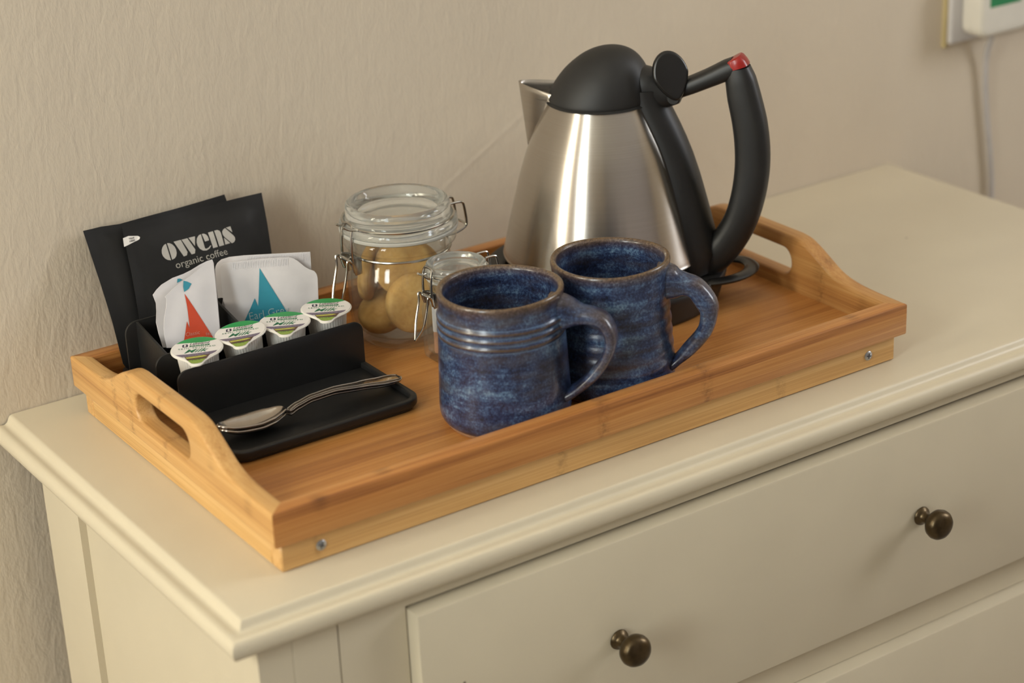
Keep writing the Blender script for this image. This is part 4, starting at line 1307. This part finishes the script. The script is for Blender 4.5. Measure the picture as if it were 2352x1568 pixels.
    flattext('tab_lettering', 'LIFT', (-0.0026, -0.0198), (0.0026, -0.0198), 'green_dark', 0.0014, 0.0001, space=1.3)
    return t
milk_pot('milk pot beside the orange-peak tea envelope, at the open end nearest the handle', 0.0508, 0.1965, 0.0682, 0.10, -0.030, 0.04)
milk_pot('milk pot tipped sideways, the second along from the handle end of the caddy', 0.0842, 0.1990, 0.0700, 0.10, -0.085, 0.03)
milk_pot('milk pot in front of the teal-peak lettering, third along the caddy row', 0.1162, 0.1965, 0.0697, 0.10, 0.010, 0.0)
milk_pot('milk pot at the biscuit jar end of the caddy row', 0.1495, 0.1990, 0.0700, 0.07, 0.008, 0.0)

# ------------------------------------------------------------------ teaspoons
def spoon(label, a, b, roll, zlift):
    """a: bowl tip, b: handle end (tray coordinates, z above tray floor)"""
    A, B = tw(a[0], a[1], ZF + a[2] + zlift), tw(b[0], b[1], ZF + b[2] + zlift)
    L = (B - A).length
    t = thing('teaspoon', label, 'teaspoon', A, 0, 'teaspoons on the caddy ledge')
    ex = (B - A).normalized()
    ey = Vector((0, 0, 1)).cross(ex).normalized()
    ey = (Matrix.Rotation(roll, 3, ex) @ ey).normalized()
    ez = ex.cross(ey)
    t.rotation_mode = 'QUATERNION'
    t.rotation_quaternion = Matrix(((ex.x, ey.x, ez.x), (ex.y, ey.y, ez.y), (ex.z, ey.z, ez.z))).to_quaternion()
    W = [(0.0, 0.0008), (0.02, 0.0046), (0.06, 0.0076), (0.12, 0.0098), (0.19, 0.0104), (0.26, 0.0092), (0.31, 0.0064), (0.345, 0.0038), (0.38, 0.0026), (0.45, 0.0024), (0.60, 0.0030), (0.74, 0.0042), (0.85, 0.0060), (0.92, 0.0068), (0.965, 0.0062), (0.99, 0.0038), (1.0, 0.0006)]
    Zc = [(0.0, 0.0030), (0.08, 0.0010), (0.19, 0.0), (0.28, 0.0004), (0.345, 0.0014), (0.42, 0.0052), (0.50, 0.0074), (0.62, 0.0078), (0.78, 0.0056), (0.90, 0.0036), (1.0, 0.0024)]
    def lerp(tb, x):
        for (x0, y0), (x1, y1) in zip(tb, tb[1:]):
            if x <= x1:
                f = (x - x0) / (x1 - x0)
                f = f * f * (3 - 2 * f) * 0.5 + f * 0.5
                return y0 + (y1 - y0) * f
        return tb[-1][1]
    n, m = 72, 13
    vs, fs = [], []
    for i in range(n + 1):
        s = i / n
        s = s if 0.04 < s < 0.96 else (0.04 * (s / 0.04) ** 1.6 if s <= 0.04 else 1 - 0.04 * ((1 - s) / 0.04) ** 1.6)
        w, zc = lerp(W, s), lerp(Zc, s)
        bowl = max(0.0, 1 - ((s - 0.175) / 0.172) ** 2)
        for j in range(m):
            g = -1 + 2 * j / (m - 1)
            rimz = 0.0052 * (1 - (1 - g * g) * bowl ** 0.6) if s < 0.347 else 0
            if s < 0.347:
                zz = zc + rimz - 0.0008
            else:
                zz = zc + 0.0044 * max(0, 1 - (s - 0.347) / 0.03)
                zz -= 0.0004 * g * g
            vs.append((s * L, g * w, zz))
    for i in range(n):
        for j in range(m - 1):
            q = i * m + j
            fs.append((q, q + m, q + m + 1, q + 1))
    body = link('spoon_body', raw(vs, fs), 'spoon', t, smooth=60)
    md = body.modifiers.new('thickness', 'SOLIDIFY')
    md.thickness = 0.0013
    md.offset = -1
    # bead line round the handle
    pts = []
    for i in range(40):
        s = 0.37 + (0.985 - 0.37) * i / 39
        pts.append((s * L, lerp(W, s) * 0.74, lerp(Zc, s) + 0.0003))
    pts += [(p[0], -p[1], p[2]) for p in reversed(pts)]
    link('bead_line', sweep(pts, 0.00042, n=6), 'spoon_bead', t)
    return t
spoon('stainless teaspoon with a beaded handle resting on another spoon', (0.0315, 0.1325, 0.0080), (0.1660, 0.1315, 0.0086), -0.05, 0.0030)
spoon('stainless teaspoon lying underneath another spoon on the black ledge', (0.0330, 0.1312, 0.0076), (0.1640, 0.1348, 0.0086), -0.05, 0.0006)

# ------------------------------------------------------------------ wall socket, adaptor, cable
so = thing('wall_socket', 'white double wall socket on the wall beyond the chest', 'socket', (0.969, 0, H + 0.141))
link('face_plate', box(-0.073, 0.073, -0.0085, 0.0005, -0.043, 0.043, 0.0025, 3), 'socket_white', so)
link('rocker_switch', box(-0.006, 0.006, -0.0115, -0.0080, 0.016, 0.034, 0.001, 1), 'socket_white', so)
link('back_box_trim', box(-0.076, -0.0725, -0.004, 0.0005, -0.046, 0.046), plain('aged_sealant', (0.50, 0.40, 0.20), 0.6), so)
ad = thing('plug_adaptor', 'white rounded plug adaptor with a green stripe in the wall socket', 'plug', (0.937, -0.0087, H + 0.138))
body = xform(flat([rrect(-0.031, 0.031, -0.032, 0.034, 0.010, 8)], 0.026, 0.005, 4), Matrix(((1, 0, 0, 0), (0, 0, 1, -0.0132), (0, 1, 0, 0), (0, 0, 0, 1))))
link('plug_body', body, 'plug_white', ad)
link('green_stripe', box(-0.021, 0.018, -0.0267, -0.0258, -0.005, 0.012, 0.0003, 1), plain('green_label', (0.015, 0.22, 0.08), 0.5), ad)
cb = smooth_path([(0.940, -0.018, H + 0.1085), (0.9415, -0.014, H + 0.098), (0.9435, -0.007, H + 0.075), (0.9485, -0.005, H + 0.0315), (0.9575, -0.005, H - 0.021), (0.962, -0.005, H - 0.061), (0.966, -0.006, H - 0.16), (0.963, -0.008, H - 0.40), (0.968, -0.026, 0.12), (0.985, -0.045, 0.004), (1.05, -0.07, 0.0028), (1.20, -0.06, 0.0028)], 6)
tag(link('cable', sweep([p for p in cb], 0.0026, n=10), 'cable'), 'thin pale cable hanging from the plug adaptor', 'cable')
